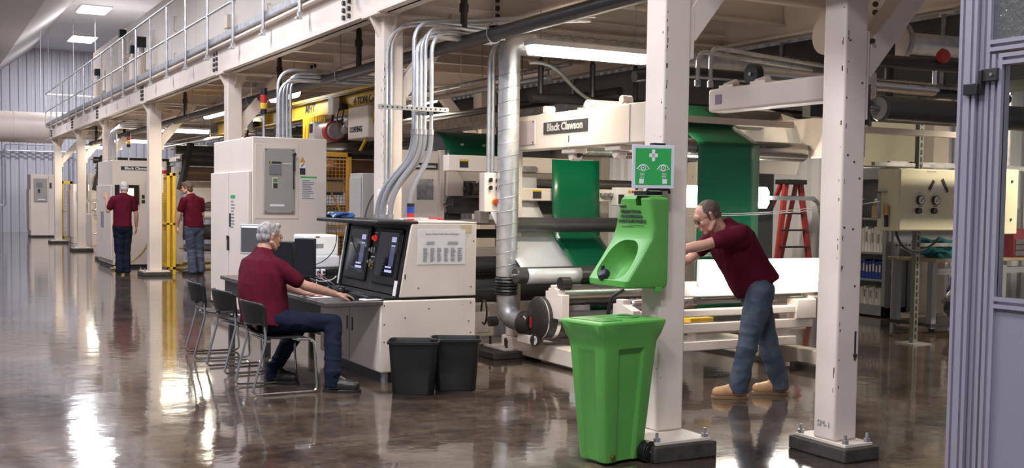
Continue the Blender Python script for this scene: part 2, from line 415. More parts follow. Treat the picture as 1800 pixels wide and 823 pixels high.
# ---------------------------------------------------------------- columns
COLS = {'A': (4.19, 5.69, .20), 'C': (4.20, 10.34, .22), 'D': (4.20, 16.4, .215), 'E': (4.21, 22.45, .245), 'F': (4.21, 28.2, .24), 'G': (4.20, 32.95, .22), 'H': (4.20, 38.5, .22)}
BOT = 3.37
def column(key, x, y, w, label, flare=True, top=BOT, plate=(.24, .24), ped=(.31, .31, .075), off=(0, 0), m=cream, hollow=True):
    t = thing('steel_column', label, 'column', (x, y, 0), 'cream columns under the platform')
    h = w / 2
    z0 = ped[2]
    MB().box(x - h, x + h, y - h, y + h, z0 + .02, top).build('shaft', m, t, bevel=0.014, seg=3)
    px, py = x + off[0], y + off[1]
    MB().box(px - ped[0], px + ped[0], py - ped[1], py + ped[1], 0, z0).build('pedestal', concrete, t, bevel=0.01)
    MB().box(px - ped[0] + .03, px + ped[0] - .03, py - ped[1] + .03, py + ped[1] - .03, z0, z0 + .02).build('base_plate', cream_dirty, t, bevel=0.003)
    for i in (-1, 1):
        for j in (-1, 1):
            bx, by = px + i * (ped[0] - .055), py + j * (ped[1] - .055)
            MB().cyl((bx, by, z0 + .02), (bx, by, z0 + .075), .010, n=8).cyl((bx, by, z0 + .02), (bx, by, z0 + .042), .022, n=6).build('anchor_bolt', galv_flat, t)
    if flare:
        for s in (-1, 1):
            MB().prism([(y + s * h, top), (y + s * (h + .10), top), (y + s * (h + .09), top - .05), (y + s * h, top - .22)], x - .01, x + .01, 'x').build('cap_gusset', m, t)
            MB().prism([(x + s * h, top), (x + s * (h + .10), top), (x + s * (h + .09), top - .05), (x + s * h, top - .22)], y - .01, y + .01, 'y').build('cap_gusset', m, t)
        MB().box(x - h - .1, x + h + .1, y - h - .1, y + h + .1, top - .02, top).build('cap_plate', m, t)
    return t
labs = {'A': 'large cream steel column carrying the green eyewash station', 'C': 'cream steel column behind the operator console with steel conduits beside it',
        'D': 'cream steel column rising behind the big electrical cabinet', 'E': 'cream steel column with a plastic wallet of papers, next to the two standing men',
        'F': 'cream steel column rising behind the cabinet with the touch screen', 'G': 'cream steel column second from the far end of the row',
        'H': 'cream steel column at the far end of the row'}
COLT = {}
for k, (x, y, w) in COLS.items():
    COLT[k] = column(k, x, y, w, labs[k], off=(-.09, -.15) if k == 'A' else (0, 0), ped=(.235, .24, .10) if k == 'A' else (.28, .28, .075))
# column B stands nearer, beside the glazed door
xb, yb = 5.05, 5.04
COLT['B'] = column('B', xb, yb, .185, 'speckled cream steel column at right between the leaning man and the glazed door', flare=False, top=3.6, ped=(.145, .245, .085), off=(.01, .02))
# shackle slot and marks on column B
MB().box(5.10, 5.112, 4.943, 4.95, .60, .78).cyl((5.105, 4.955, .63), (5.105, 4.938, .63), .014, n=8).build('slot', dark_metal, COLT['B'])
text('chalk_mark', 'SM-1', .055, (4.954, 5.04, .20), (0, -1, 0), (0, 0, 1), inkgrey, COLT['B'], ext=.0004)
# mounting holes
for z, x_ in ((1.86, 5.13), (1.82, 5.22), (1.72, 5.30), (1.42, 5.11), (1.41, 5.23), (1.06, 5.28), (2.3, 5.30), (.93, 5.12), (2.55, 5.12)):
    MB().cyl((4.98 + (x_ - 5.10) * .6, 4.943, z), (4.98 + (x_ - 5.10) * .6, 4.95, z), .006, n=10).build('bolt_hole', dark_metal, COLT['B'])

# knee braces
def brace(key, side, reach=.62, drop=.75, w=.13, m=cream):
    x, y, s = COLS[key] if key in COLS else (xb, yb, .18)
    t = COLT[key]
    a = (x + side * s / 2, y, BOT - drop); b = (x + side * (s / 2 + reach), y, BOT + .02)
    MB().beam(a, b, .16, w, up=(0, 1, 0)).build('knee_brace', m, t, bevel=.006)
    MB().box(min(a[0], a[0] + side * .05), max(a[0], a[0] + side * .05), y - .07, y + .07, BOT - drop - .16, BOT - drop + .14).build('brace_lug', m, t, bevel=.004)
for k in 'ACDEFGH': brace(k, 1)
t = COLT['B']
MB().beam((xb + .08, yb, 2.38), (xb + .80, yb, 3.20), .15, .15, up=(0, 1, 0)).build('knee_brace', cream, t, bevel=.008)
MB().box(xb + .09, xb + .115, yb - .085, yb + .085, 2.08, 2.62).build('brace_lug', cream, t, bevel=.004)
for z in (2.56, 2.18):
    MB().cyl((xb + .13, yb - .10, z), (xb + .13, yb - .08, z), .016, n=6).build('brace_bolt', dark_metal, t)

# ---------------------------------------------------------------- mezzanine platform
mz = thing('mezzanine_platform', 'long cream steel platform running down the hall above the machines', 'platform', (4.1, 22, BOT))
Y0, Y1 = 1.5, 39.8
g = MB().box(4.085, 4.115, Y0, Y1, BOT, 3.79).box(4.0, 4.21, Y0, Y1, BOT, BOT + .025).box(4.0, 4.21, Y0, Y1, 3.765, 3.79)
g.build('edge_beam', cream_clean, mz)
MB().box(5.40, 5.43, Y0, Y1, BOT, 3.79).box(5.32, 5.51, Y0, Y1, BOT, BOT + .022).box(5.32, 5.51, Y0, Y1, 3.765, 3.79).build('inner_beam', cream_clean, mz)
MB().box(8.40, 8.43, Y0, Y1, BOT, 3.79).box(8.32, 8.51, Y0, Y1, BOT, BOT + .022).build('rear_beam', cream_clean, mz)
MB().box(4.05, 8.7, Y0, Y1, 3.79, 3.83).build('deck', deck_under, mz)
MB().box(4.0, 4.02, Y0, Y1, 3.84, 3.93).box(4.0, 4.08, Y0, Y1, 3.835, 3.845).build('toe_board', galv_flat, mz)
y = 3.2
joist = None
while y < 39:
    if joist is None:
        joist = MB().box(4.13, 8.38, y - .006, y + .006, 3.52, 3.79).box(4.13, 8.38, y - .05, y + .05, 3.50, 3.52).build('joist', cream_clean, mz)
        jy = y
    else:
        c = dup(joist, parent=mz); c.location = (0, y - jy, 0)
    y += 1.02
for k, (x, y, w) in list(COLS.items()):
    MB().box(4.13, 8.4, y - .012, y + .012, BOT - .0, 3.79).box(4.13, 8.4, y - .09, y + .09, BOT, BOT + .022).build('cross_beam', cream_clean, mz)
bolt0 = None
def splice(x, y, z0, z1, nx=2, nz=4, dirx=-1, m=cream_clean, along='y'):
    global bolt0
    if along == 'y':
        p = MB().box(x, x + dirx * .012, y - .14, y + .14, z0, z1).build('splice_plate', m, mz)
    else:
        p = MB().box(x - .14, x + .14, y, y - .012, z0, z1).build('splice_plate', m, mz)
    for i in range(nx):
        for j in range(nz):
            a = -.08 + .16 * i; zz = z0 + (z1 - z0) * (j + .5) / nz
            if along == 'y': q = (x + dirx * .012, y + a, zz); e = (x + dirx * .04, y + a, zz)
            else: q = (x + a, y - .012, zz); e = (x + a, y - .04, zz)
            MB().cyl(q, e, .027, n=8).build('bolt', dark_metal, p)
for y in (16.9, 11.2, 22.9, 28.9, 33.7, 38.9, 9.5 - 3.2): splice(4.085, y, 3.43, 3.74)
for y in (10.9, 16.8): splice(5.40, y - .55, 3.42, 3.76)
splice(7.9, 10.54, 3.40, 3.74, 2, 3, along='x'); splice(7.7, 16.64, 3.40, 3.74, 2, 3, along='x'); splice(4.9, 22.59, 3.40, 3.74, 2, 3, along='x')
splice(8.40, 7.9, 3.42, 3.74, 2, 4)

# handrail
hr = thing('handrail', 'galvanised tube handrail along the edge of the platform', 'railing', (3.98, 22, 3.6))
post0 = None
y = 0.45 + 1.51 * 1
ys = []
while y < 39.5: ys.append(y); y += 1.51
for y in ys:
    if post0 is None:
        post0 = MB().cyl((3.98, y, 3.62), (3.98, y, 4.88), .024, n=10).box(3.955, 4.005, y - .03, y + .03, 3.62, 3.70).box(3.93, 3.99, y - .045, y + .045, 3.63, 3.645).cyl((3.98, y, 4.25), (3.98, y, 4.32), .034, n=10).build('rail_post', galv, hr)
        py0 = y
    else:
        c = dup(post0, parent=hr); c.location = (0, y - py0, 0)
MB().cyl((3.98, ys[0], 4.88), (3.98, 39.75, 4.88), .025, n=10).build('top_rail', galv, hr)
MB().cyl((3.98, ys[0], 4.285), (3.98, 39.75, 4.285), .020, n=10).build('mid_rail', galv, hr)
MB().cyl((3.98, 39.75, 4.88), (5.6, 39.75, 4.88), .025, n=8).cyl((3.98, 39.75, 4.285), (5.6, 39.75, 4.285), .02, n=8).build('end_rail', galv, hr)
for x in (3.98, 4.7, 5.6): MB().cyl((x, 39.75, 3.8), (x, 39.75, 4.88), .024, n=8).build('rail_post', galv, hr)

# oven housing on the platform
ov = thing('oven_housing', 'cream insulated housing standing on the platform behind the handrail', 'oven', (6.5, 20, 3.84))
HZ = 6.1
yy = [1.5 + 2.42 * i for i in range(15)]
for i, y in enumerate(yy):
    MB().box(5.2, 5.3, y + .008, y + 2.412, 3.84, HZ).build('wall_panel', housing, ov, bevel=.006)
MB().box(5.3, 8.4, 1.5, yy[-1] + 2.42, 3.84, HZ - .02).build('core', housing, ov)
for i, y in enumerate(yy):
    for z in (5.35, 4.55):
        if i in (2, 4, 6, 7, 9, 10, 12): MB().tube([(5.2, y + 1.9, z + .16), (5.15, y + 1.9, z + .16), (5.15, y + 1.9, z - .16), (5.2, y + 1.9, z - .16)], .014, 6).build('door_handle', cream_clean, ov)
MB().box(5.14, 5.2, 1.5, yy[-1] + 2.42, 4.48, 4.56).build('cable_channel', galv_flat, ov)
def actuator(x, y, z, lab, s=1.0):
    t = thing('valve_actuator', lab, 'valve', (x, y, z - .6 * s), 'valves along the oven wall')
    MB().box(x - .09 * s, x + .09 * s, y - .12 * s, y + .12 * s, z, z + .2 * s).build('motor_head', black, t, bevel=.01)
    MB().cyl((x, y, z - .1 * s), (x, y, z), .07 * s).build('neck', galv_flat, t)
    MB().cyl((x, y, z - .9 * s), (x, y, z - .1 * s), .10 * s).cyl((x, y, z - .5 * s), (5.2, y, z - .5 * s), .08 * s).build('valve_body', cream_clean, t)
actuator(5.0, 31.0, 5.75, 'black headed valve on the oven wall, highest of the group')
actuator(4.95, 28.1, 5.15, 'black headed valve on the oven wall nearest the camera', 1.25)
actuator(5.0, 35.4, 5.15, 'black headed valve on the oven wall farthest along the platform')
actuator(5.0, 29.4, 5.15, 'black headed valve on the oven wall, middle one of the group')
for (y, z) in ((20.4, 4.75), (23.9, 4.5), (26.0, 4.3), (17.2, 4.35)):
    t = thing('junction_box', 'small cream junction box with pipe stub on the oven wall', 'junction box', (5.12, y, z - .12), 'junction boxes on the oven wall')
    MB().box(5.08, 5.2, y - .13, y + .13, z - .12, z + .12).build('box', cream_clean, t, bevel=.01)
    MB().cyl((5.14, y, z - .55), (5.14, y, z - .12), .03, n=8).build('pipe', cream_clean, t)

# big round duct far left, running across the aisle
t = thing('air_duct', 'large round white duct crossing the hall by the far wall', 'duct', (2, 44, 3.45))
MB().cyl((-6, 44, 4.0), (4.9, 44, 4.0), .56, n=40).build('shell', cream_clean, t)
for x in (-4, -1, 1.5, 3.3): MB().cyl((x, 44, 4.0), (x + .06, 44, 4.0), .575, n=40).build('joint_band', cream_clean, t)
# thin hanger rods from ceiling at far end
for (x, y) in ((3.9, 40.5), (4.3, 42), (5.0, 41), (5.6, 40.2)):
    MB().cyl((x, y, 4.9), (x, y, 7.6), .012, n=6).build('hanger_rod', galv, None, label='thin hanger rod dropping from the far ceiling above the handrail end', cat='rod', group='hanger rods at the far end')
# far wall pipes
t = thing('wall_pipework', 'galvanised pipework on the far ribbed wall at left', 'pipe', (3.4, 49.6, 0))
MB().tube(fillet([(3.2, 49.8, 0.05), (3.2, 49.8, 3.35), (6.4, 49.8, 3.35)], .2), .03, 8).build('pipe', galv, t)
MB().tube(fillet([(2.9, 49.7, 1.1), (3.42, 49.7, 1.1), (3.42, 49.7, 3.6), (5.5, 49.7, 3.6)], .1), .03, 8).build('pipe', galv, t)
MB().box(5.45, 5.6, 49.8, 49.95, 2.5, 2.95).build('switch', black, t)
MB().cyl((5.9, 49.8, 1.8), (5.9, 49.8, 3.5), .03).cyl((6.05, 49.8, 1.8), (6.05, 49.8, 3.5), .03).build('pipe', galv, t)

# ---------------------------------------------------------------- sprinkler main
t = thing('sprinkler_main', 'long black sprinkler pipe slung beneath the platform', 'pipe', (4.6, 18, 2.97))
MB().cyl((4.6, 2.0, 3.04), (4.6, 34, 3.04), .062, n=20).build('pipe', black_paint, t)
for y in (12.25, 15.4, 9.47, 21.5, 28.3, 32.9, 6.6):
    MB().cyl((4.6, y, 3.05), (4.6, y, 3.50), .034, n=12).cyl((4.6, y, 3.32), (4.6, y, 3.40), .045, n=12).cyl((4.6, y, 3.50), (4.6, y, 3.58), .034, .006, n=12).build('riser', black_paint, t)
for y in (12.87, 8.85, 16.9, 20.9, 25, 29.5):
    MB().cyl((4.6, y, 3.14), (4.6, y, 3.8), .007, n=6).build('hanger_rod', galv_flat, t)
    MB().tube([(4.6 + .075 * math.cos(a), y, 3.05 + .09 * math.sin(a)) for a in [2 * PI * i / 16 for i in range(17)]], .006, 6).build('hanger_loop', galv_flat, t)

# ---------------------------------------------------------------- strip lamps under the platform
def strip_lamp(c, L, lab, d=(1, 0, 0), power=60, w=.14):
    c = Vector(c); d = Vector(d).normalized()
    t = thing('strip_light', lab, 'strip light', c, 'strip lights under the platform')
    R = Matrix.Rotation(math.atan2(d.y, d.x), 3, 'Z')
    MB().cbox(c + Vector((0, 0, .05)), (L, w + .02, .05), R).build('tray', white, t, bevel=.006)
    prof = [(-w / 2, .03), (-w / 2 + .015, -.03), (-w / 4, -.055), (w / 4, -.055), (w / 2 - .015, -.03), (w / 2, .03)]
    g = MB(Matrix.Translation(c) @ R.to_4x4()); g.prism(prof, -L / 2 + .02, L / 2 - .02, 'x'); g.build('diffuser', lampwhite, t)
    g2 = MB()
    for s in (-.4, .4):
        p = c + d * L * s; g2.cyl(p + Vector((0, 0, .07)), (p.x, p.y, 3.80 if p.x < 8.6 else 7.61), .005, n=6)
    g2.build('suspension', galv_flat, t)
    area('strip_lamp_light', c + Vector((0, 0, -.075)), L, power, WARM, rot=(0, 0, math.atan2(d.y, d.x)), sy=w)
strip_lamp((5.38, 8.5, 2.89), 1.25, 'bright strip light hanging beside the silver duct, nearest to the camera', power=60)
strip_lamp((6.95, 15.9, 3.08), 1.25, 'strip light between the third column and the grey conduit bundle', d=(0, 1, 0), power=55)
strip_lamp((5.0, 20.9, 3.1), 1.25, 'strip light just left of the column behind the big cabinet, below the black pipe', d=(0, 1, 0), power=45)
strip_lamp((5.08, 16.75, 3.12), 1.25, 'strip light above the yellow crane beam, peeping past the grey conduits', d=(0, 1, 0), power=14)
strip_lamp((5.6, 26.5, 3.1), 1.25, 'strip light over the dark rolls behind the standing men', power=60)
strip_lamp((5.4, 32.5, 3.1), 1.25, 'strip light far down the line between two columns', power=60)
strip_lamp((5.4, 37.5, 3.1), 1.25, 'strip light at the far end of the line', power=60)
strip_lamp((11.3, 6.8, 3.4), 1.25, 'added strip light brightening the workbench side', power=170)  # added lamp, turned up to brighten the bookcase and bench
strip_lamp((11.4, 13.5, 3.4), 1.25, 'added unseen strip light in front of the right ribbed wall', power=80)  # added fill for the bay, kept out of sight behind the plenum
strip_lamp((11.4, 20.0, 3.4), 1.25, 'added unseen strip light brightening the bay behind the machine', power=80)  # another added lamp, hidden by the plenum, lights the deep bay

# ---------------------------------------------------------------- yellow crane beam
t = thing('crane_beam', 'yellow overhead crane beam lettered with its capacity', 'crane beam', (5.45, 16, 2.88))
MB().box(5.44, 5.46, 13.1, 22.4, 2.79, 3.05).box(5.36, 5.54, 13.1, 22.4, 3.03, 3.07).box(5.36, 5.54, 13.1, 22.4, 2.78, 2.80).build('beam', yellow, t)
MB().box(5.35, 5.55, 13.1, 22.4, 3.005, 3.02).build('conductor_line', dark_metal, t)
for y in (15.2, 18.9): MB().box(5.37, 5.44, y - .04, y + .04, 2.8, 3.03).build('stiffener', yellow, t)
text('lettering', '4 TON CAP.', .14, (5.437, 14.20, 2.90), (0, -1, 0), (0, 0, 1), ink, t, bold=.004, sx=1.25)
text('logo_lettering', 'MHT', .17, (5.436, 16.6, 2.93), (0, -1, 0), (0, 0, 1), ink, t, bold=.006, shear=.3, sx=1.3)
text('logo_lettering', 'CRANES', .05, (5.437, 16.45, 2.83), (0, -1, 0), (0, 0, 1), inkgrey, t)
def hoist(y, lab, full=True):
    t = thing('chain_hoist', lab, 'hoist', (5.35, y, 2.35), 'hoists on the crane beam')
    MB().box(5.24, 5.34, y - .13, y + .08, 2.74, 2.98).build('trolley', white, t, bevel=.01)
    MB().cyl((5.34, y + .12, 2.85), (5.435, y + .12, 2.85), .05).cyl((5.34, y - .16, 2.85), (5.435, y - .16, 2.85), .05).build('wheel', dark_metal, t)
    MB().cyl((5.25, y - .05, 2.50), (5.25, y + .32, 2.50), .14, n=24).build('drum_housing', cream_clean, t, bevel=.01)
    MB().box(5.11, 5.39, y + .32, y + .55, 2.37, 2.66).build('motor_cover', white, t, bevel=.03)
    MB().box(5.105, 5.112, y + .36, y + .50, 2.50, 2.63).build('control_panel', dark_metal, t)
    MB().cyl((5.25, y - .19, 2.50), (5.25, y - .05, 2.50), .145, n=24).build('red_band', red, t, bevel=.006); MB().cyl((5.25, y - .24, 2.50), (5.25, y - .19, 2.50), .12, n=24).build('end_cover', galv_flat, t, bevel=.01)
    MB().tube([(5.25, y - .05, 2.62), (5.28, y - .05, 2.76)], .02, 8).build('lug', dark_metal, t)
    return t
hoist(15.1, 'white and red chain hoist under the crane beam, nearest to the camera')
hoist(19.6, 'white chain hoist further along the crane beam, behind the warning beacon')
t = thing('gearbox', 'cream maker-lettered hoist gearbox hanging beside the conduits', 'gearbox', (5.3, 13.9, 2.3))
MB().box(5.2, 5.5, 13.5, 14.25, 2.35, 2.78).build('case', cream_clean, t, bevel=.02)
MB().cyl((5.3, 14.3, 2.6), (5.3, 14.45, 2.6), .09).cyl((5.3, 14.5, 2.55), (5.3, 14.62, 2.5), .06).build('coupling', galv_flat, t)
MB().tube(bez((5.2, 14.4, 2.80), (5.15, 14.3, 2.5), (5.15, 14.7, 2.5), (5.2, 14.6, 2.8)), .010, 6).build('cable', black, t)
text('lettering', 'COFFING', .105, (5.195, 13.93, 2.47), (0, -1, 0), (0, 0, 1), ink, t, bold=.003, sx=1.05)
for i in range(6):
    y = 15.75 + i * .16
    MB().tube(bez((5.37, y, 2.79), (5.33, y + .06, 2.1), (5.33, y - .02, 2.0), (5.37, y + .1, 2.79), 20), .022, 6).build('festoon_cable', yellow, None, label='yellow festoon cable looping down from the crane beam', cat='cable', group='festoon cables')
MB().tube(bez((5.3, 13.6, 2.9), (5.3, 13.3, 2.9), (5.25, 13.4, 2.5), (5.25, 13.9, 2.2)), .02, 8).build('air_hose', yellow, label='yellow air hose curving down beside the third column', cat='hose')

# beacon
def beacon(x, y, z, lab):
    t = thing('warning_beacon', lab, 'beacon', (x, y, z))
    MB().cyl((x, y, z), (x, y, z + .32), .015).build('pole', galv, t)
    z += .32
    for h, m_, nm in ((.07, black, 'base'), (.08, yellow, 'amber_lens'), (.10, red, 'red_lens'), (.09, black, 'top_module')):
        MB().cyl((x, y, z), (x, y, z + h - .004), .042, n=18).build(nm, m_, t, bevel=.004); z += h
beacon(3.95, 13.9, 2.285, 'warning beacon with red and amber lenses on the big cabinet')
beacon(4.3, 25.9, 2.32, 'small warning beacon on the cabinet with the touch screen')

# ================================================================ CABINETS
def sticker_lines(t, x, y, z, w, h, n, face='y', m=inkgrey, seed=1):
    r = random.Random(seed); g = MB()
    for i in range(n):
        zz = z + h / 2 - h * (i + .5) / n; ww = w * r.uniform(.55, .95)
        if face == 'y': g.box(x - w / 2, x - w / 2 + ww, y - .0015, y, zz - h / n * .22, zz + h / n * .22)
        else: g.box(x - .0015, x, y + w / 2 - ww, y + w / 2, zz - h / n * .22, zz + h / n * .22)
    return g.build('print', m, t, smooth=False)

# --- big cabinet with the grey switch panel
X0, X1, Ya, Yb, T = 3.60, 4.53, 13.15, 15.06, 2.285
t = cabD = thing('electrical_cabinet', 'big cream electrical cabinet with a grey switch panel, behind the seated man', 'cabinet', (4.0, 14.1, 0))
MB().box(X0, X1, Ya, Yb, .06, T).build('body', cream_clean, t, bevel=.012)
MB().box(X0 + .03, X1 - .03, Ya + .03, Yb - .03, 0, .06).build('plinth', dark_metal, t)
d = MB().box(X0 - .045, X0, Ya + .02, Yb - .02, .16, 1.87).build('door', cream_clean, t, bevel=.008)
MB().box(X0 - .047, X0 - .044, Ya + .93, Ya + .938, .16, 1.87).build('door_gap', inkgrey, t)
MB().box(X0 - .075, X0 - .045, Ya + .90, Ya + .925, .88, 1.06).box(X0 - .08, X0 - .065, Ya + .90, Ya + .925, 1.02, 1.07).build('door_handle', dark_metal, t)
MB().box(X0 - .06, X0 - .045, Ya + .83, Ya + .86, 1.18, 1.35).build('warning_label', ink, t)
MB().box(X0 - .047, X0 - .0455, Ya + .62, Ya + .84, 1.54, 1.58).build('warning_label', green_sign, t)
sticker_lines(t, X0 - .046, Ya + .72, 1.34, .2, .36, 9, 'x')
# right face
MB().box(3.63, 4.165, Ya - .012, Ya, 1.30, 2.20).build('door', cream_clean, t, bevel=.004)
MB().box(3.72, 4.12, Ya - .022, Ya - .012, 1.355, 2.165).build('panel_frame', cream_dirty, t, bevel=.003)
p = MB().box(3.735, 4.105, Ya - .05, Ya - .022, 1.37, 2.15).build('switch_panel', cabgrey, t, bevel=.006)
MB().box(3.79, 3.94, Ya - .062, Ya - .05, 1.83, 1.95).build('breaker_cover', midgrey, p, bevel=.004)
MB().box(3.79, 3.94, Ya - .054, Ya - .05, 1.965, 1.99).build('maker_strip', ink, p)
MB().box(3.80, 3.82, Ya - .056, Ya - .054, 1.967, 1.988).build('maker_mark', yellow, p)
MB().box(3.83, 3.90, Ya - .056, Ya - .05, 1.66, 1.80).build('meter_bezel', cream_dirty, p, bevel=.002)
MB().box(3.838, 3.892, Ya - .058, Ya - .056, 1.74, 1.785).build('meter_screen', mat('lcd_green', (.12, .22, .08), .3), p)
MB().box(3.838, 3.892, Ya - .060, Ya - .056, 1.668, 1.73).build('keypad', dark_metal, p)
MB().box(3.80, 3.98, Ya - .053, Ya - .05, 1.45, 1.475).build('plate_label', white, p)
MB().box(3.96, 4.07, Ya - .053, Ya - .05, 1.965, 1.972).build('plate_label', white, p)
MB().box(4.083, 4.103, Ya - .085, Ya - .05, 1.88, 2.10).cyl((4.093, Ya - .07, 2.08), (4.093, Ya - .10, 2.08), .022).build('switch_handle', black, p, bevel=.004)
MB().box(4.085, 4.10, Ya - .062, Ya - .05, 1.66, 1.88).build('handle_track', dark_metal, p)
MB().prism([(4.185, 1.99), (4.255, 1.99), (4.22, 2.06)], Ya - .003, Ya, 'y').build('warning_triangle', orange, t)
MB().box(4.185, 4.255, Ya - .002, Ya, 1.925, 1.985).build('warning_label', white, t)
MB().box(4.185, 4.255, Ya - .003, Ya, 1.84, 1.92).build('warning_label', ink, t)
MB().tube([(4.20, Ya - .004, 1.935), (4.225, Ya - .004, 1.965), (4.24, Ya - .004, 1.975)], .005, 5).build('warning_figure', ink, t)
n = MB().box(4.195, 4.40, Ya - .002, Ya, 1.545, 1.82).build('notice', paper, t)
MB().box(4.195, 4.40, Ya - .003, Ya, 1.80, 1.82).build('notice_header', green_sign, t)
sticker_lines(t, 4.30, Ya - .003, 1.66, .17, .24, 11, 'y')
for x, z in ((3.75, 2.13), (4.08, 2.13), (3.75, 1.39), (4.08, 1.39)): MB().cyl((x, Ya - .055, z), (x, Ya - .05, z), .008, n=8).build('screw', dark_metal, p)

# --- touch screen cabinet by column E
X0, X1, Ya, Yb, T = 3.82, 4.95, 25.0, 27.1, 2.32
t = thing('operator_cabinet', 'cream cabinet with a maker nameplate and touch screen, man in maroon touching it', 'cabinet', (4.3, 26, 0))
MB().box(X0, X1, Ya, Yb, .06, T).build('body', cream_clean, t, bevel=.012)
MB().box(X0 + .02, X1 - .02, Ya + .03, Yb - .02, 0, .06).build('plinth', dark_metal, t)
MB().box(X0 - .04, X0, Ya + .03, Yb - .03, .16, 1.78).build('door', cream_clean, t, bevel=.008)
MB().box(X0 - .045, X0 - .04, Ya + 1.0, Ya + 1.4, .85, 1.2).build('warning_label', inkgrey, t)
s = MB().box(3.86, 4.36, Ya - .04, Ya, 1.36, 1.79).build('touch_screen', black_gloss, t, bevel=.01)
MB().box(3.96, 4.25, Ya - .043, Ya - .04, 1.42, 1.72).build('screen_image', screen_white, s)
MB().box(4.00, 4.09, Ya - .045, Ya - .043, 1.55, 1.70).build('screen_graphic', screen_blue, s)
n = MB().box(3.99, 4.69, Ya - .01, Ya, 2.11, 2.19).build('nameplate', ink, t)
text('lettering', 'Black Clawson', .075, (4.33, Ya - .012, 2.15), (1, 0, 0), (0, 0, 1), white, n, bold=.002, sx=1.2)
MB().box(4.42, 4.48, Ya - .012, Ya, 1.50, 1.58).build('push_button', dark_metal, t)
MB().box(4.415, 4.485, Ya - .012, Ya, 1.40, 1.47).build('push_button', dark_metal, t)
MB().box(4.55, 4.64, Ya - .003, Ya, 1.50, 1.70).build('notice', paper, t)
pts = bez((4.62, Ya - .05, 1.05), (4.60, Ya - .1, .4), (4.3, 24.6, .15), (3.75, 24.2, .04), 160)
co = []
for i, q in enumerate(pts):
    a = i * 1.25; co.append(q + Vector((math.cos(a) * .03, math.sin(a) * .03, 0)))
MB().tube(co, .009, 5).build('coiled_air_hose', mat('coil_yellow', (.55, .38, .10), .5), label='yellow coiled air hose hanging from the touch screen cabinet to the floor', cat='hose')
MB().tube([(3.75 + .13 * math.cos(a) + .01 * a, 24.2 + .15 * math.sin(a), .03 + .01 * a / 3) for a in [i * .3 for i in range(60)]], .014, 5).build('hose_coil', mat('coil_yellow', (.5, .4, .1)), label='coil of yellow hose lying on the floor by the feet of the white-haired man', cat='hose')

# --- far cabinet
X0, X1, Ya, Yb, T = 3.86, 4.72, 43.9, 45.2, 2.30
t = thing('electrical_cabinet', 'cream electrical cabinet with a grey panel standing farthest away by the ribbed wall', 'cabinet', (4.3, 44.5, 0))
MB().box(X0, X1, Ya, Yb, .06, T).build('body', cream_clean, t, bevel=.012)
MB().box(X0 + .02, X1 - .02, Ya + .03, Yb - .02, 0, .06).build('plinth', dark_metal, t)
MB().box(X0 - .04, X0, Ya + .05, Yb - .05, .25, 1.75).build('door', cream_clean, t, bevel=.008)
MB().box(4.47, 4.478, Ya - .006, Ya, .1, 2.28).build('door_gap', inkgrey, t)
p = MB().box(3.97, 4.42, Ya - .04, Ya, 1.30, 2.15).build('switch_panel', cabgrey, t, bevel=.01)
MB().box(4.05, 4.26, Ya - .05, Ya - .04, 1.82, 2.0).build('breaker_cover', midgrey, p)
MB().box(4.10, 4.18, Ya - .05, Ya - .04, 1.62, 1.76).build('keypad', dark_metal, p)
MB().box(4.10, 4.35, Ya - .05, Ya - .04, 1.36, 1.40).build('plate_label', white, p)
MB().box(4.50, 4.57, Ya - .03, Ya, 1.8, 2.0).build('warning_label', ink, t)
MB().box(4.50, 4.68, Ya - .01, Ya, 1.45, 1.75).build('notice', paper, t)

# --- other cabinets deep in the line
for (x0, x1, ya, yb, T, lab) in ((4.6, 5.5, 38.0, 39.6, 1.9, 'cream machine cabinet behind the far yellow guard'), (4.6, 5.3, 31.0, 32.6, 2.2, 'cream machine cabinet half hidden behind the second far column')):
    t = thing('machine_cabinet', lab, 'cabinet', ((x0 + x1) / 2, ya, 0))
    MB().box(x0, x1, ya, yb, 0.0, T).build('body', cream_clean, t, bevel=.01)
    MB().box(x0 - .03, x0, ya + .1, yb - .1, .2, T - .2).build('door', cream_clean, t, bevel=.006)
    MB().box(x0 + .1, x1 - .1, ya - .02, ya, T - .5, T - .2).build('panel', cabgrey, t)

# --- yellow mesh guards
def guard(x0, x1, y, z0, z1, m, lab, nx=7, dx=.05, post=.05, axis='x', solid_bottom=True):
    t = thing('machine_guard', lab, 'guard', ((x0 + x1) / 2, y, z0))
    if axis == 'x':
        B = lambda g, a, b, c, d: g.box(a, b, y - post / 2, y + post / 2, c, d)
    else:
        B = lambda g, a, b, c, d: g.box(y - post / 2, y + post / 2, a, b, c, d)
    g = MB(); B(g, x0, x0 + post, z0, z1); B(g, x1 - post, x1, z0, z1); B(g, x0, x1, z1 - post, z1); B(g, x0, x1, z0 + .1, z0 + .1 + post); B(g, x0, x1, (z0 + z1) / 2 - .02, (z0 + z1) / 2 + .02)
    g.build('frame', m, t, bevel=.004)
    g = MB(); n = int((x1 - x0) / dx)
    for i in range(1, n):
        a = x0 + (x1 - x0) * i / n
        if axis == 'x': g.cyl((a, y, z0 + .1), (a, y, z1), .004, n=5)
        else: g.cyl((y, a, z0 + .1), (y, a, z1), .004, n=5)
    k = int((z1 - z0) / dx)
    for i in range(1, k):
        z = z0 + .1 + (z1 - z0 - .1) * i / k
        if axis == 'x': g.cyl((x0, y, z), (x1, y, z), .004, n=5)
        else: g.cyl((y, x0, z), (y, x1, z), .004, n=5)
    g.build('wire_mesh', m, t)
    return t
t = guard(4.60, 5.12, 13.9, .0, 2.16, orange, 'orange mesh machine guard beside the big electrical cabinet', post=.06)
MB().box(4.72, 5.0, 13.86, 13.87, 1.78, 1.80).box(4.72, 5.0, 13.86, 13.87, 1.60, 1.64).build('warning_label', ink, t)
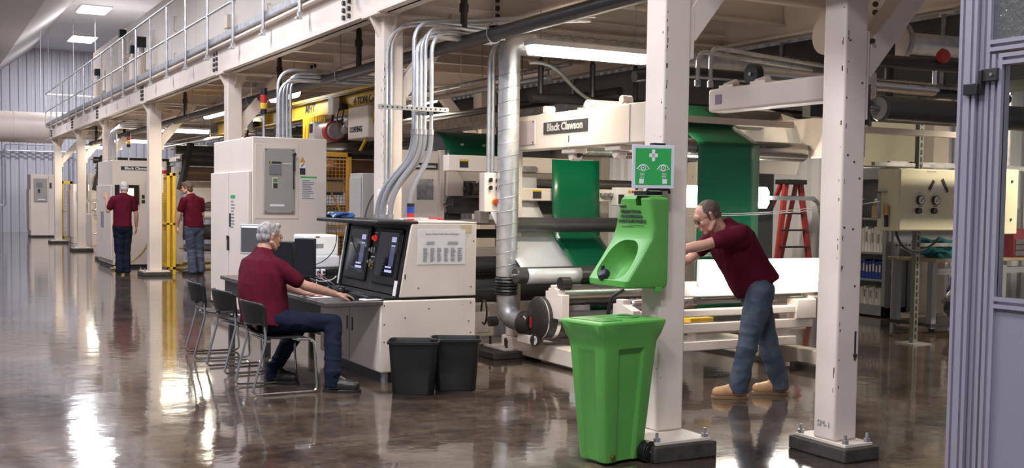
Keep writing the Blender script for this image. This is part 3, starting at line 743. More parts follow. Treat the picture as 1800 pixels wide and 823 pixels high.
MB().beam((4.66, 13.86, 2.0), (5.05, 13.86, 1.2), .01, .02).build('tie_bar', yellow, t)
t = guard(4.45, 4.62, 22.5, .0, 2.02, yellow, 'narrow yellow guard post panel right beside the column with papers', post=.06)
t = guard(22.6, 24.6, 4.58, .0, 2.0, yellow, 'yellow wire mesh guard between the two standing men', axis='y', post=.07)
t = guard(4.42, 4.80, 39.8, .0, 2.02, yellow, 'far yellow guard frame just right of the farthest column', post=.09, dx=.12)
MB().box(4.66, 6.3, 24.7, 24.78, .02, .12).build('floor_rail', yellow, label='yellow floor rail behind the man looking left', cat='rail')

# --- emergency light box on guard
t = thing('junction_box', 'grey steel junction box with cables between the orange guard and the third column', 'junction box', (4.9, 12.0, 1.2))
MB().box(4.52, 4.98, 11.9, 12.3, .3, 1.85).build('box', cabgrey, t, bevel=.008)
MB().box(4.505, 4.52, 11.92, 12.28, .35, 1.8).build('door', cabgrey, t, bevel=.004)
MB().tube(bez((4.72, 11.88, 1.62), (4.6, 11.6, 1.7), (4.45, 11.7, 1.5), (4.4, 11.5, 1.2)), .008, 6).tube(bez((4.75, 11.88, 1.60), (4.7, 11.6, 1.6), (4.7, 11.7, 1.4), (4.6, 11.5, 1.0)), .006, 6).build('cable', black, t)

# ================================================================ OPERATOR CONSOLE
t = con = thing('operator_console', 'cream operator console with two built-in screens, the seated man working at it', 'console', (3.9, 9.4, 0))
CY0, CY1 = 8.65, 10.2
MB().box(3.455, 4.35, CY0, CY1, .09, .70).build('base_cabinet', cream_dirty, t, bevel=.012)
MB().box(3.50, 4.30, CY0 + .05, CY1 - .05, 0, .09).build('plinth', dark_metal, t)
for y in (9.30, 9.43):
    MB().box(3.452, 3.456, y, y + .035, .38, .50).build('finger_slot', black, t)
MB().box(3.4525, 3.4555, 9.385, 9.392, .1, .68).build('door_gap', inkgrey, t)
# upper body profile in x-z, extruded along y
prof = [(3.63, .722), (4.35, .722), (4.35, 1.352), (3.735, 1.352)]
MB().prism(prof, CY0, CY0 + .03, 'y').build('side_panel', cream_dirty, t, bevel=.008)
MB().prism(prof, CY1 - .03, CY1, 'y').build('side_panel', cream_dirty, t, bevel=.008)
MB().prism([(3.70, .722), (4.345, .722), (4.345, 1.345), (3.80, 1.345)], CY0 + .03, CY1 - .03, 'y').build('shell', cream_dirty, t)
MB().box(3.50, 4.35, CY0 + .02, CY1 - .02, .70, .722).build('seam_strip', black, t)
# sloped black fascia
sl = Vector((3.735 - 3.63, 0, 1.352 - .722)).normalized(); nrm = Vector((-sl.z, 0, sl.x))
Rf = Matrix((Vector((0, -1, 0)), sl, nrm)).transposed()   # columns: along width(-y), up slope, outward
def fas(g, yc, s, w, h, d0, d1):
    # yc: centre y, s: distance up slope of centre
    c = Vector((3.645, yc, .735)) + sl * s + nrm * ((d0 + d1) / 2)
    g.cbox(c, (w, h, d1 - d0), Rf); return g
fas(MB(), (CY0 + CY1) / 2 + .0, .30, CY1 - CY0 - .06, .61, -.05, .0).build('fascia', dark_metal, t, bevel=.005)
fas(MB(), CY0 + .045, .30, .03, .61, -.03, .02).build('fascia_rib', black, t); fas(MB(), CY1 - .045, .30, .03, .61, -.03, .02).build('fascia_rib', black, t)
for yc in (9.07, 9.80):
    f = fas(MB(), yc, .32, .56, .50, 0, .022).build('screen_bezel', black, t, bevel=.01)
    fas(MB(), yc, .34, .44, .40, .022, .024).build('screen', black_gloss, f)
    g = MB()
    fas(g, yc - .125, .47, .10, .045, .0245, .0255)
    fas(g, yc - .13, .415, .08, .012, .0245, .0255); fas(g, yc - .09, .19, .16, .022, .0245, .0255); fas(g, yc - .08, .225, .13, .015, .0245, .0255)
    g.build('screen_text', screen_bar, f)
    g = MB()
    fas(g, yc - .125, .33, .10, .19, .0242, .0252)
    g.build('screen_window', screen_blue, f)
for yc, s, r, m_ in ((9.44, .47, .024, redglow), (9.47, .36, .020, bright_steel), (9.41, .36, .020, bright_steel), (9.35, .37, .018, bright_steel), (9.47, .25, .020, bright_steel), (9.41, .22, .026, mat('brass', (.6, .45, .2), .25, metal=.9)), (9.36, .25, .018, bright_steel)):
    c = Vector((3.645, yc, .735)) + sl * s
    MB().cyl(c, c + nrm * .012, r + .006, n=16).cyl(c + nrm * .012, c + nrm * .035, r * .8, n=16).build('push_button' if m_ is not redglow else 'red_button', m_, t)
g = MB()
fas(g, 9.44, .52, .07, .012, 0, .002); fas(g, 9.44, .30, .09, .008, 0, .002); g.build('engraved_label', white, t)
# hood
MB().box(3.42, 3.80, CY0 + .0, CY1 + .03, 1.335, 1.375).build('hood', black, t, bevel=.014, seg=3)
MB().box(3.80, 4.35, CY0, CY1, 1.352, 1.365).build('top_sheet', cream_dirty, t, bevel=.003)
# white strip left of the screens
c = Vector((3.635, CY1 - .01, .735)) + sl * .3
MB().cbox(c, (.02, .60, .03), Rf).build('edge_strip', white, t)
c = Vector((3.62, CY0 + .06, .735)) + sl * .06 + nrm * .02
MB().cbox(c, (.06, .13, .004), Rf).build('tag_card', paper, t)
# taped chart on the side
n = MB().box(3.79, 4.24, CY0 - .003, CY0, 1.0, 1.30).build('roller_chart', paper, t)
text('chart_title', 'Screen Coater Roller Sizes and Recipes', .020, (4.02, CY0 - .004, 1.262), (1, 0, 0), (0, 0, 1), ink, n, ext=.0003)
sticker_lines(n, 3.93, CY0 - .004, 1.185, .12, .03, 2, 'y', seed=4); sticker_lines(n, 4.13, CY0 - .004, 1.185, .12, .03, 2, 'y', seed=5)
for i in range(6): sticker_lines(n, 3.865 + i * .065, CY0 - .004, 1.085, .05, .12, 11, 'y', seed=10 + i)
MB().box(4.20, 4.30, CY0 - .002, CY0, 1.27, 1.34).build('tape', mat('old_tape', (.55, .42, .25), .5), t)
for x, z in ((3.49, .66), (3.49, .35), (3.49, .5), (3.9, .62), (4.3, .66), (4.3, .4), (4.28, .5), (3.68, .55), (4.32, 1.2), (4.3, .8), (3.8, .8)):
    MB().cyl((x, CY0 - .003, z), (x, CY0 + .002, z), .006, n=8).build('screw', dark_metal, t)
MB().box(3.672, 3.68, CY0 - .004, CY0, .88, .92).build('latch', black, t)
MB().cyl((3.52, CY0 + .06, 0), (3.52, CY0 + .06, .09), .03, n=12).build('levelling_foot', galv_flat, t)

# desk
t = desk = thing('desk', 'long dark laminate desk running from the console past the chairs', 'desk', (3.2, 10.4, 0))
MB().prism([(2.96, 8.62), (3.455, 8.64), (3.60, 8.70), (3.60, 12.1), (2.96, 12.1)], .66, .70, 'z').build('desktop', stone, t, bevel=.008)
MB().box(3.60, 4.05, 10.25, 12.1, .66, .70).build('desktop', stone, t, bevel=.008)
for (x, y) in ((3.05, 11.95), (3.95, 11.95), (3.05, 10.6)):
    MB().box(x - .03, x + .03, y - .03, y + .03, 0, .66).build('leg', dark_metal, t)
MB().box(3.55, 3.6, 10.3, 12.05, .2, .6).build('modesty_panel', dark_metal, t)
MB().box(3.0, 3.03, 11.3, 12.05, .5, .66).build('drawer_front', dark_metal, t)

def monitor(x, y, rz, w, h, lab, m_scr, frame=black, z=.70, grp=None):
    t = thing('computer_monitor', lab, 'monitor', (x, y, z), grp)
    M = Matrix.Translation((x, y, z)) @ Matrix.Rotation(rz, 4, 'Z')
    MB(M).box(-w / 2, w / 2, -.015, .03, .10, .10 + h).build('case', frame, t, bevel=.008)
    MB(M).box(-w / 2 + .015, w / 2 - .015, -.017, -.014, .125, .085 + h).build('screen', m_scr, t)
    MB(M).box(-.03, .03, .03, .06, 0.01, .25).build('neck', frame, t, bevel=.005)
    MB(M).cyl((0, .04, 0), (0, .04, .015), .11, .10, n=28).build('foot', frame, t)
    return t, M
t, M = monitor(3.13, 11.15, math.radians(-50), .46, .31, 'white-edged computer monitor showing a grey picture, at the far end of the desk', screen_grey, frame=mat('light_bezel', (.55, .57, .62), .4), z=.87)
MB(M).box(-.21, .21, -.0185, -.017, .375, .392).build('screen_bar', screen_white, t)
MB(M).prism([(-.02, .25), (.08, .26), (.07, .29), (.03, .275), (.0, .29)], -.0185, -.017, 'y').build('screen_icon', screen_white, t)
MB().box(3.05, 3.45, 11.0, 11.4, .70, .87).build('computer_box', black, label='black computer box lying on the desk under the white-edged monitor', cat='computer', bevel=.008)
monitor(3.08, 10.3, math.radians(-38), .30, .34, 'black monitor standing right of the seated man’s face'.replace('’', ''), black_gloss, z=.70)
monitor(3.22, 9.95, math.radians(-38), .20, .36, 'second black monitor on the desk nearest the printer', black_gloss, z=.72)
# printer on black box
t = thing('printer', 'white label printer on the desk behind the monitors', 'printer', (3.6, 10.7, .86))
MB().box(3.42, 3.78, 10.6, 10.95, .98, 1.19).build('body', white, t, bevel=.02, seg=3)
MB().box(3.44, 3.78, 10.56, 10.95, .86, .985).build('tray_unit', white, t, bevel=.02, seg=3)
MB().box(3.52, 3.62, 10.596, 10.60, 1.06, 1.10).build('control_panel', inkgrey, t)
MB().box(3.54, 3.58, 10.596, 10.60, 1.165, 1.175).build('logo', ink, t)
MB().box(3.36, 3.95, 10.45, 11.0, .70, .86).build('equipment_box', black, label='black equipment box on the desk carrying the white printer', cat='box', bevel=.008)
for i in range(4):
    x = 3.44 + i * .06
    if i == 0: MB().box(3.36, 3.72, 10.40, 10.448, .70, .80).build('power_strip', black, label='black power strip in front of the printer holding the adapters', cat='power strip', bevel=.004)
    t = thing('power_adapter', 'small plug in adapter in the row in front of the printer', 'adapter', (x, 10.44, .78), 'adapters in a row')
    MB().box(x - .02, x + .02, 10.41, 10.449, .80, .86).build('body', white if i % 3 else black, t, bevel=.006)
    MB().cyl((x, 10.41, .83), (x, 10.39, .83), .012, n=10).build('plug', black, t)
rr = random.Random(3)
for i in range(9):
    a = Vector((3.22 + rr.random() * .25, 10.3, .9 - rr.random() * .15)); b = Vector((3.25 + rr.random() * .4, 10.1 + rr.random() * .2, .715))
    MB().tube(bez(a, a + Vector((rr.uniform(-.1, .2), -.15, -.1)), b + Vector((-.1, -.1, .10)), b, 14), .004, 5).build('cable', [black, white, mat('pink_cable', (.35, .1, .16), .5)][i % 3], label='thin cable in the tangle between the monitors and the printer', cat='cable', group='tangled cables on the desk')
MB().tube(bez((3.35, 10.3, .90), (3.4, 9.9, .93), (3.6, 10.1, 1.05), (3.62, 10.22, 1.22)), .005, 6).build('cable', black, label='black cable arching from the adapters up to the console hood', cat='cable')
MB().tube(bez((3.25, 10.2, .86), (3.3, 9.9, .74), (3.5, 10.0, .76), (3.62, 10.22, .80)), .006, 6).build('cable', white, label='white cable sagging between the monitors and the console', cat='cable')
# keyboard, mouse, headset, papers
t = thing('keyboard', 'black keyboard under the right console screen by the hand', 'keyboard', (3.47, 9.0, .705))
M = Matrix.Translation((3.47, 9.03, .703)) @ Matrix.Rotation(math.radians(90), 4, 'Z') @ Matrix.Rotation(math.radians(4), 4, 'X')
MB(M).box(-.23, .23, -.08, .08, 0, .02).build('base', black, t, bevel=.005)
g = MB(M)
for r_ in range(5):
    for c_ in range(18): g.box(-.215 + c_ * .024, -.196 + c_ * .024, -.068 + r_ * .028, -.046 + r_ * .028, .02, .027)
k = g.build('keys', dark_metal, t)
t = thing('keyboard', 'black keyboard lying under the left console screen', 'keyboard', (3.45, 9.85, .705))
M = Matrix.Translation((3.46, 9.75, .703)) @ Matrix.Rotation(math.radians(96), 4, 'Z')
MB(M).box(-.2, .2, -.07, .07, 0, .02).build('base', black, t, bevel=.005)
g = MB(M)
for r_ in range(5):
    for c_ in range(15): g.box(-.185 + c_ * .025, -.166 + c_ * .025, -.058 + r_ * .025, -.038 + r_ * .025, .02, .027)
g.build('keys', dark_metal, t)
t = thing('headset', 'black headset lying on the desk between the keyboards', 'headset', (3.33, 9.42, .70))
MB().tube(arc((3.33, 9.42, .745), .085, 0, PI * 1.1, (.4, .9, .1), (.9, -.3, .1), 12), .010, 8).build('headband', black, t)
MB().ell((3.30, 9.50, .735), (.035, .02, .035)).build('ear_cup', black, t); MB().ell((3.36, 9.33, .735), (.035, .02, .035)).build('ear_cup', black, t)
for (x, y, a, l) in ((3.15, 9.75, .3, .26), (3.2, 10.0, -.2, .24), (3.08, 9.2, .1, .28), (3.40, 8.78, .2, .16)):
    M = Matrix.Translation((x, y, .7025)) @ Matrix.Rotation(a, 4, 'Z')
    MB(M).box(-.09, .09, -l / 2, l / 2, 0, .003).build('paper_sheet', paper, label={9.75: 'paper sheet beside the left keyboard', 10.0: 'paper sheet nearest the black monitors', 9.2: 'paper sheet under the forearm of the seated man', 8.78: 'small white note at the right end of the desk'}[y], cat='paper')
t = thing('computer_mouse', 'dark computer mouse under the hand of the seated man', 'mouse', (3.27, 8.80, .70))
MB().ell((3.27, 8.80, .708), (.052, .032, .028)).build('body', black, t)

# things on the console top
t = thing('rope_bundle', 'bundle of blue and yellow rope on the left end of the console hood', 'rope', (3.55, 10.0, 1.375))
for i in range(7):
    a = .3 + i * .03; cy = 9.86 + i * .045
    pts = [(3.58 + .10 * math.cos(q), cy + .03 * math.sin(q * 2) + .05 * math.cos(q), 1.40 + .016 * math.sin(q + i)) for q in [2 * PI * j / 24 for j in range(25)]]
    MB().tube(pts, .013, 7).build('coil', mat('rope_blue', (.03, .10, .30), .8, bump=.5, bscale=200) if i % 3 != 2 else mat('rope_cream', (.65, .6, .35), .8, bump=.5, bscale=200), t)
for (x, y, w, l, a, m_, nm, lab) in ((3.95, 9.55, .25, .35, .2, paper, 'paper_stack', 'loose white papers behind the rope on the console top'), (4.05, 9.0, .18, .28, -.3, paper, 'paper_stack', 'white papers near the right end of the console top'),):
    M = Matrix.Translation((x, y, 1.366)) @ Matrix.Rotation(a, 4, 'Z')
    g = MB(M)
    for i in range(4): g.box(-w / 2 + i * .006, w / 2 - i * .01, -l / 2 + i * .01, l / 2, i * .004, i * .004 + .003)
    g.build(nm, m_, label=lab, cat='paper')
MB().cyl((4.06, 9.02, 1.388), (4.14, 8.90, 1.388), .009, n=8).build('screwdriver', red, label='red handled screwdriver on the papers at the right end of the console', cat='tool')
MB().tube([(3.9, 9.2, 1.388), (4.0, 9.06, 1.392), (4.12, 9.02, 1.388)], .008, 6).build('wrench', bright_steel, label='small steel wrench lying on the papers on the console', cat='tool')
t = thing('connector_plug', 'blue and red industrial connector standing on the console top', 'connector', (3.98, 9.15, 1.37))
MB().cyl((3.98, 9.25, 1.366), (3.98, 9.25, 1.43), .034, n=16).build('red_band', red, t)
MB().cyl((3.98, 9.25, 1.43), (3.98, 9.25, 1.49), .034, n=16).build('blue_band', blue, t)
MB().cyl((3.98, 9.25, 1.49), (3.98, 9.25, 1.52), .034, n=16).build('black_band', black, t)

# ================================================================ CHAIRS
def chair_proto():
    t = thing('stacking_chair', 'x', 'chair', (0, 0, 0), 'sled base chairs along the desk')
    # faces +x, seat centre at origin
    for s in (-1, 1):
        y = s * .27; yi = s * .235
        pts = fillet([(.10, s * .22, .43), (.24, y, .43), (.27, y, .015), (-.26, y, .015), (-.15, y, .43), (-.17, yi, .715)], .05, 5)
        MB().tube(pts, .0105, 10).build('side_frame', chrome, t)
        MB().tube([(-.150, yi * 1.06, .50), (-.155, yi * 1.06, .58), (-.165, yi * 1.05, .70)], .020, 8, ).build('back_bracket', black, t)
    MB().cyl((.12, -.25, .425), (.12, .25, .425), .010).cyl((-.12, -.25, .425), (-.12, .25, .425), .010).build('cross_bar', chrome, t)
    rows = []
    for i in range(13):
        u = i / 12; x = -.17 + .43 * u
        row = []
        for j in range(13):
            v = j / 12 * 2 - 1
            z = .445 - .018 * math.cos(v * PI / 2) * math.sin(u * PI) - (.035 * max(0, (u - .75) / .25) ** 2) + .03 * max(0, (.25 - u) / .25) ** 2
            row.append((x, v * (.235 - .02 * abs(u - .5)), z))
        rows.append(row)
    MB().quadstrip(rows).build('seat', black, t, solid=.012, smooth=True)
    rows = []
    for i in range(9):
        u = i / 8; z = .56 + .165 * u
        row = []
        for j in range(21):
            v = j / 20 * 2 - 1
            y = v * .265; x = -.235 - .035 * u + .09 * v * v
            zz = z + .015 * (1 - v * v) * (1 if u > .5 else -1) * abs(u - .5) * 2
            row.append((x, y, zz))
        rows.append(row)
    MB().quadstrip(rows).build('backrest', black, t, solid=.014)
    return t
ch = chair_proto()
ch.location = (2.58, 8.74, 0); ch['label'] = 'black sled base chair the seated man is sitting on'
dup(ch, (2.62, 9.86, 0), math.radians(3), 'empty black sled base chair next to the seated man')
dup(ch, (2.62, 10.85, 0), math.radians(-4), 'empty black sled base chair farthest along the desk')

# ================================================================ WASTE BINS
def waste(x, y, lab, rz):
    t = thing('waste_bin', lab, 'bin', (x, y, 0), 'black waste bins')
    def ring(w, d, z, r=.05):
        out = []
        for cx, cy, a0 in ((1, 1, 0), (-1, 1, PI / 2), (-1, -1, PI), (1, -1, 1.5 * PI)):
            for k in range(5):
                a = a0 + PI / 2 * k / 4; out.append(((w / 2 - r) * cx + r * math.cos(a), (d / 2 - r) * cy + r * math.sin(a), z))
        return out
    M = Matrix.Translation((x, y, 0)) @ Matrix.Rotation(rz, 4, 'Z')
    g = MB(M)
    sec = [ring(.32, .22, .0), ring(.33, .23, .01), ring(.385, .285, .39), ring(.385, .285, .40), ring(.415, .315, .405, .055), ring(.415, .315, .425, .055), ring(.395, .295, .428), ring(.375, .275, .39), ring(.32, .22, .02)]
    n = 20; vs = [p for s in sec for p in s]; fs = []
    for i in range(len(sec) - 1):
        for j in range(n): fs.append((i * n + j, i * n + (j + 1) % n, (i + 1) * n + (j + 1) % n, (i + 1) * n + j))
    fs.append(tuple(range(n - 1, -1, -1))); fs.append(tuple(range((len(sec) - 1) * n, len(sec) * n)))
    g.add(vs, fs); g.build('bin_body', black, t)
waste(3.545, 8.145, 'left black waste bin in front of the console', math.radians(-28))
waste(3.93, 8.17, 'right black waste bin beside the console corner', math.radians(-25))

# ================================================================ EYEWASH STATION ON COLUMN A
t = thing('eyewash_station', 'green gravity fed emergency eyewash unit mounted on the front column', 'eyewash station', (3.95, 5.7, 1.03))
YN, YF = 5.50, 5.93
def eyewash():
    # cross sections down the height: front x, near y, far y
    secs = [(1.598, 3.955, 5.525, 5.80), (1.575, 3.94, 5.505, 5.83), (1.40, 3.965, 5.50, 5.92), (1.33, 3.95, 5.50, 5.93), (1.20, 3.865, 5.50, 5.935), (1.075, 3.775, 5.50, 5.935), (1.04, 3.775, 5.51, 5.925), (1.03, 3.80, 5.53, 5.91)]
    vs = []; 
    def ring(z, xf, ya, yb, r=.03):
        xb_ = 4.085; out = []
        for cx, cy, a0, rr_ in ((xb_, yb, 0, .01), (xf, yb, PI / 2, r), (xf, ya, PI, r), (xb_, ya, 1.5 * PI, .01)):
            sx = -1 if cx == xb_ else 1; sy = -1 if cy == yb else 1
            for k in range(5):
                a = a0 + PI / 2 * k / 4; out.append((cx + sx * rr_ + rr_ * math.cos(a), cy + sy * rr_ + rr_ * math.sin(a), z))
        return out
    g = MB(); n = 20
    for z, xf, ya, yb in secs: vs += ring(z, xf, ya, yb)
    fs = []
    for i in range(len(secs) - 1):
        for j in range(n): fs.append((i * n + j, i * n + (j + 1) % n, (i + 1) * n + (j + 1) % n, (i + 1) * n + j))
    fs.append(tuple(range(n))); fs.append(tuple(range((len(secs) - 1) * n, len(secs) * n)))
    g.add(vs, fs)
    return g
body = eyewash().build('body', green_plastic, t, smooth=False)
# carve bowl and the top notch
cut = MB()
bd = Vector((3.765 - 3.965, 0, 1.05 - 1.38)).normalized()   # down the sloping front
bn = Vector((bd.z, 0, -bd.x)); bn = -bn if bn.x > 0 else bn     # outward
R = Matrix((bd, Vector((0, 1, 0)), bn)).transposed()
c0 = Vector((3.868, 5.715, 1.20)) + bn * .02
prf = []
N = 32
rows = []
for (dep, sc) in ((.06, 1.05), (.0, 1.0), (-.03, .97), (-.09, .86), (-.12, .70), (-.135, .4)):
    row = []
    for k in range(N):
        a = 2 * PI * k / N; ca, sa = math.cos(a), math.sin(a)
        u = math.copysign(abs(ca) ** .7, ca) * .150 * sc; v = math.copysign(abs(sa) ** .7, sa) * (.165 + .028 * ca) * sc
        p = c0 + R @ Vector((u, v, 0)) + Vector((-.8 * 0, 0, 0)) + bn * dep + Vector((.0, 0, -.25 * (-min(dep, 0))))
        row.append(p)
    rows.append(row)
vs = [p for r in rows for p in r]; fs = []
for i in range(len(rows) - 1):
    for j in range(N): fs.append((i * N + j, i * N + (j + 1) % N, (i + 1) * N + (j + 1) % N, (i + 1) * N + j))
fs.append(tuple(range(N))); fs.append(tuple(range((len(rows) - 1) * N, len(rows) * N)))
cut.add(vs, fs)
cut.box(3.90, 4.0, 5.60, 5.655, 1.535, 1.64)
cutter = cut.build('cutter', green_plastic)
md = body.modifiers.new('bool', 'BOOLEAN'); md.object = cutter; md.operation = 'DIFFERENCE'; md.solver = 'EXACT'
bpy.context.view_layer.update()
dg = bpy.context.evaluated_depsgraph_get()
me = bpy.data.meshes.new_from_object(body.evaluated_get(dg)); body.modifiers.clear(); body.data = me
bpy.data.objects.remove(cutter)
me.polygons.foreach_set('use_smooth', [True] * len(me.polygons)); me.set_sharp_from_angle(angle=math.radians(32))
md = body.modifiers.new('bevel', 'BEVEL'); md.width = .008; md.segments = 3; md.limit_method = 'ANGLE'; md.angle_limit = math.radians(35)
# lugs at the bottom
for y in (5.52, 5.88): MB().box(4.0, 4.05, y - .015, y + .015, 1.005, 1.04).build('lug', green_plastic, t, bevel=.004)
# nozzle cap
c = Vector((3.80, 5.77, 1.095))
MB().lathe([(.034, -.01), (.040, .0), (.040, .02), (.030, .035), (.012, .04)], c, (-.75, 0, .65), 20).box(c.x - .02, c.x, c.y + .0, c.y + .02, c.z + .03, c.z + .065).build('nozzle_cap', mat('navy_cap', (.012, .014, .03), .45), t, bevel=.003)
# strap and clip on top
MB().box(3.93, 4.05, 5.53, 5.66, 1.60, 1.625).tube(fillet([(3.93, 5.52, 1.61), (3.93, 5.52, 1.635), (4.08, 5.50, 1.635), (4.08, 5.50, 1.61)], .01), .008, 6).build('clip', black, t, bevel=.004)
# printing
fx = -1
yd = Vector((3.94 - 3.965, 0, 1.575 - 1.40)).normalized()
def ptext(s, size, u, w, bold=.0006, sx=1.0, m=ink):
    c = Vector((3.965, 5.715, 1.40)) + yd * w + Vector((-.004, u, 0))
    text('printing', s, size, c, (0, -1, 0), yd, m, t, bold=bold, sx=sx, ext=.0005)
ptext('EMERGENCY EYEWASH', .026, .0, .098, sx=.80, bold=.0011)
ptext('LAVAGE DE EMERGENCIA', .026, .0, .068, sx=.80, bold=.0011)
ptext('LAVAGE OCULAIRE D\'URGENCE', .026, .0, .038, sx=.80, bold=.0011)
ptext('Honeywell', .018, .085, .132, bold=.0012)
g = MB()
for i, (a, b) in enumerate(((-.12, .04), (.0, .12))):
    for k in range(14):
        y = 5.715 + a + (b - a) * k / 14
        c = Vector((3.965, y, 1.40)) + yd * (.012 - .008 * i) + Vector((-.0045, 0, 0)); g.cbox(c, (.001, .007, .004))
g.build('printing', ink, t)
# instruction print inside bowl (right-hand side of the bowl)
g = MB()
rr = random.Random(5)
for i in range(12):
    s = -.11 + i * .018
    if i in (4, 5): continue
    c = c0 + R @ Vector((s, -.125, -.045)) 
    for k in range(6):
        g.cbox(c + Vector((0, 0, 0)) + bn * (-.012 * k) + Vector((0, .001 * k, 0)), (.004, .002, .006))
g.build('instruction_print', ink, t)

# sign above it
t = thing('safety_sign', 'green eyewash sign with a white cross and two eyes above the green unit', 'sign', (3.96, 5.52, 1.64))
w_, h_ = .262, .262
sc_ = Vector((3.955, 5.50, 1.772))
sx_ = Vector((.93, -.36, 0.0)).normalized(); sz_ = Vector((0.0, 0, 1)); sn_ = sx_.cross(sz_)  # faces camera side
def sb(g, u, v, w, h, d0, d1):
    g.cbox(sc_ + sx_ * u + sz_ * v + sn_ * ((d0 + d1) / 2), (w, h, d1 - d0), Matrix((sx_, sz_, sn_)).transposed()); return g
sb(MB(), 0, 0, w_, h_, 0, .006).build('frame', mat('sign_white', (.70, .70, .78), .4), t, bevel=.002)
sb(MB(), 0, .0, w_ - .040, h_ - .040, .006, .0075).build('panel', green_sign, t)
sb(sb(MB(), 0, .068, .018, .070, .0075, .009), 0, .068, .052, .022, .0075, .009).build('cross', white, t)
for s in (-1, 1):
    g = MB()
    cc = lambda u, v: sc_ + sx_ * (s * .062 + u) + sz_ * (-.004 + v) + sn_ * .0085
    g.tube([cc(-.038, -.012), cc(-.02, .010), cc(0, .017), cc(.02, .010), cc(.038, -.012)], .0028, 5)
    g.tube([cc(-.03, -.012), cc(0, -.024), cc(.03, -.012)], .0020, 5)
    g.tube([cc(.014 * math.cos(a), -.004 + .014 * math.sin(a)) for a in [2 * PI * i / 14 for i in range(15)]], .0030, 5)
    g.ell(cc(.0, -.004), (.005, .005, .005), n=8, m=6)
    for k in range(5):
        q = -.034 - k * .009; g.tube([cc(s * .006 - .014, q), cc(s * .006, q - .004), cc(s * .006 + .014, q)], .0016, 4)
    g.build('eye_symbol', white, t)
    g = MB(); g.cbox(cc(s * .010, -.085), (.028, .028, .002), Matrix((sx_, sz_, sn_)).transposed()); g.build('cup_symbol', white, t)
MB().box(4.0, 4.09, 5.56, 5.60, 1.64, 1.92).build('bracket', black, t)

# ================================================================ GREEN DRAIN BIN
t = thing('drain_bin', 'tall green wheeled waste water bin under the eyewash unit', 'bin', (3.68, 5.45, 0))
M = Matrix.Translation((3.69, 5.50, 0)) @ Matrix.Rotation(math.radians(10), 4, 'Z')
def binring(w, d, z, r, ind, ind2, cy=0):
    # rounded rect ring with a shallow recess (ind) on each long face; fixed vertex count
    out = []
    hx, hy = w / 2, d / 2
    def side(a, b, nrm_, k):
        a = Vector(a); b = Vector(b); nrm_ = Vector(nrm_)
        for t_, q in ((0.0, 0), (.22, 0), (.25, k), (.75, k), (.78, 0), (1.0, 0)):
            out.append(a + (b - a) * t_ - nrm_ * q)
    side((-hx + r, -hy + cy, z), (hx - r, -hy + cy, z), (0, -1, 0), ind)
    out.append(Vector((hx - r * .3, -hy + r * .3 + cy, z)))
    side((hx, -hy + r + cy, z), (hx, hy - r + cy, z), (1, 0, 0), ind2)
    out.append(Vector((hx - r * .3, hy - r * .3 + cy, z)))
    side((hx - r, hy + cy, z), (-hx + r, hy + cy, z), (0, 1, 0), ind)
    out.append(Vector((-hx + r * .3, hy - r * .3 + cy, z)))
    side((-hx, hy - r + cy, z), (-hx, -hy + r + cy, z), (-1, 0, 0), ind2)
    out.append(Vector((-hx + r * .3, -hy + r * .3 + cy, z)))
    return out
g = MB(M)
secs = [(.31, .235, .02, .03, .012, .008), (.325, .245, .05, .03, .022, .010), (.435, .315, .675, .03, .022, .010), (.44, .32, .695, .03, 0, 0), (.445, .325, .73, .03, 0, 0), (.50, .345, .775, .03, 0, 0), (.545, .37, .845, .025, 0, 0), (.535, .36, .858, .025, 0, 0), (.50, .33, .862, .02, 0, 0)]
vs = []; 
for w2, d2, z, r, i1, i2 in secs: vs += binring(w2, d2, z, r, i1, i2)
n = len(vs) // len(secs); fs = []
for i in range(len(secs) - 1):
    for j in range(n): fs.append((i * n + j, i * n + (j + 1) % n, (i + 1) * n + (j + 1) % n, (i + 1) * n + j))
fs.append(tuple(range(n - 1, -1, -1))); fs.append(tuple(range((len(secs) - 1) * n, len(secs) * n)))
g.add(vs, fs); g.build('bin_body', green_plastic, t, bevel=.006, seg=2, angle=30)
MB(M).box(-.23, -.06, -.14, .14, .862, .866).build('lid_scuff_panel', green_dark, t)
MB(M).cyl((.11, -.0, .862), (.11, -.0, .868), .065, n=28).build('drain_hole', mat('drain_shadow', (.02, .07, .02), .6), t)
MB(M).tube([(.11 + .067 * math.cos(a), .067 * math.sin(a), .866) for a in [2 * PI * i / 28 for i in range(29)]], .006, 6).build('drain_rim', green_plastic, t)
for s in (-1,):
    w = MB(M).cyl((.15, -.185, .065), (.15, -.13, .065), .065, n=28).cyl((.15, -.19, .065), (.15, -.185, .065), .05, n=24).build('wheel', black, t, bevel=.008)
    MB(M).cyl((.15, -.197, .065), (.15, -.188, .065), .012).build('axle_cap', bright_steel, w)
MB(M).cyl((.15, .13, .065), (.15, .185, .065), .065, n=28).build('wheel', black, t, bevel=.008)
MB(M).cyl((-.11, -.11, .06), (-.11, -.14, .055), .016).build('drain_plug', mat('old_brass', (.25, .2, .08), .4, metal=.8), t)

# ================================================================ COATING / WINDING MACHINE
t = mc = thing('winding_machine', 'cream framed roll winding machine with the maker plate on its upper beam', 'machine', (6.4, 8.8, 0))
R_ = lambda nm, x0, x1, y, z, r, m, n=28, shaft=.1, ln=None: roller(nm, x0, x1, y, z, r, m, n, shaft, t)
def roller(nm, x0, x1, y, z, r, m, n, shaft, par, end=rubber):
    o = MB().lathe([(r - .012, 0), (r, .012), (r, x1 - x0 - .012), (r - .012, x1 - x0)], (x0, y, z), (1, 0, 0), n).build(nm, m, par)
    MB().cyl((x0 - shaft, y, z), (x1 + shaft, y, z), max(.014, r * .22), n=14).build('shaft', bright_steel, o)
    return o
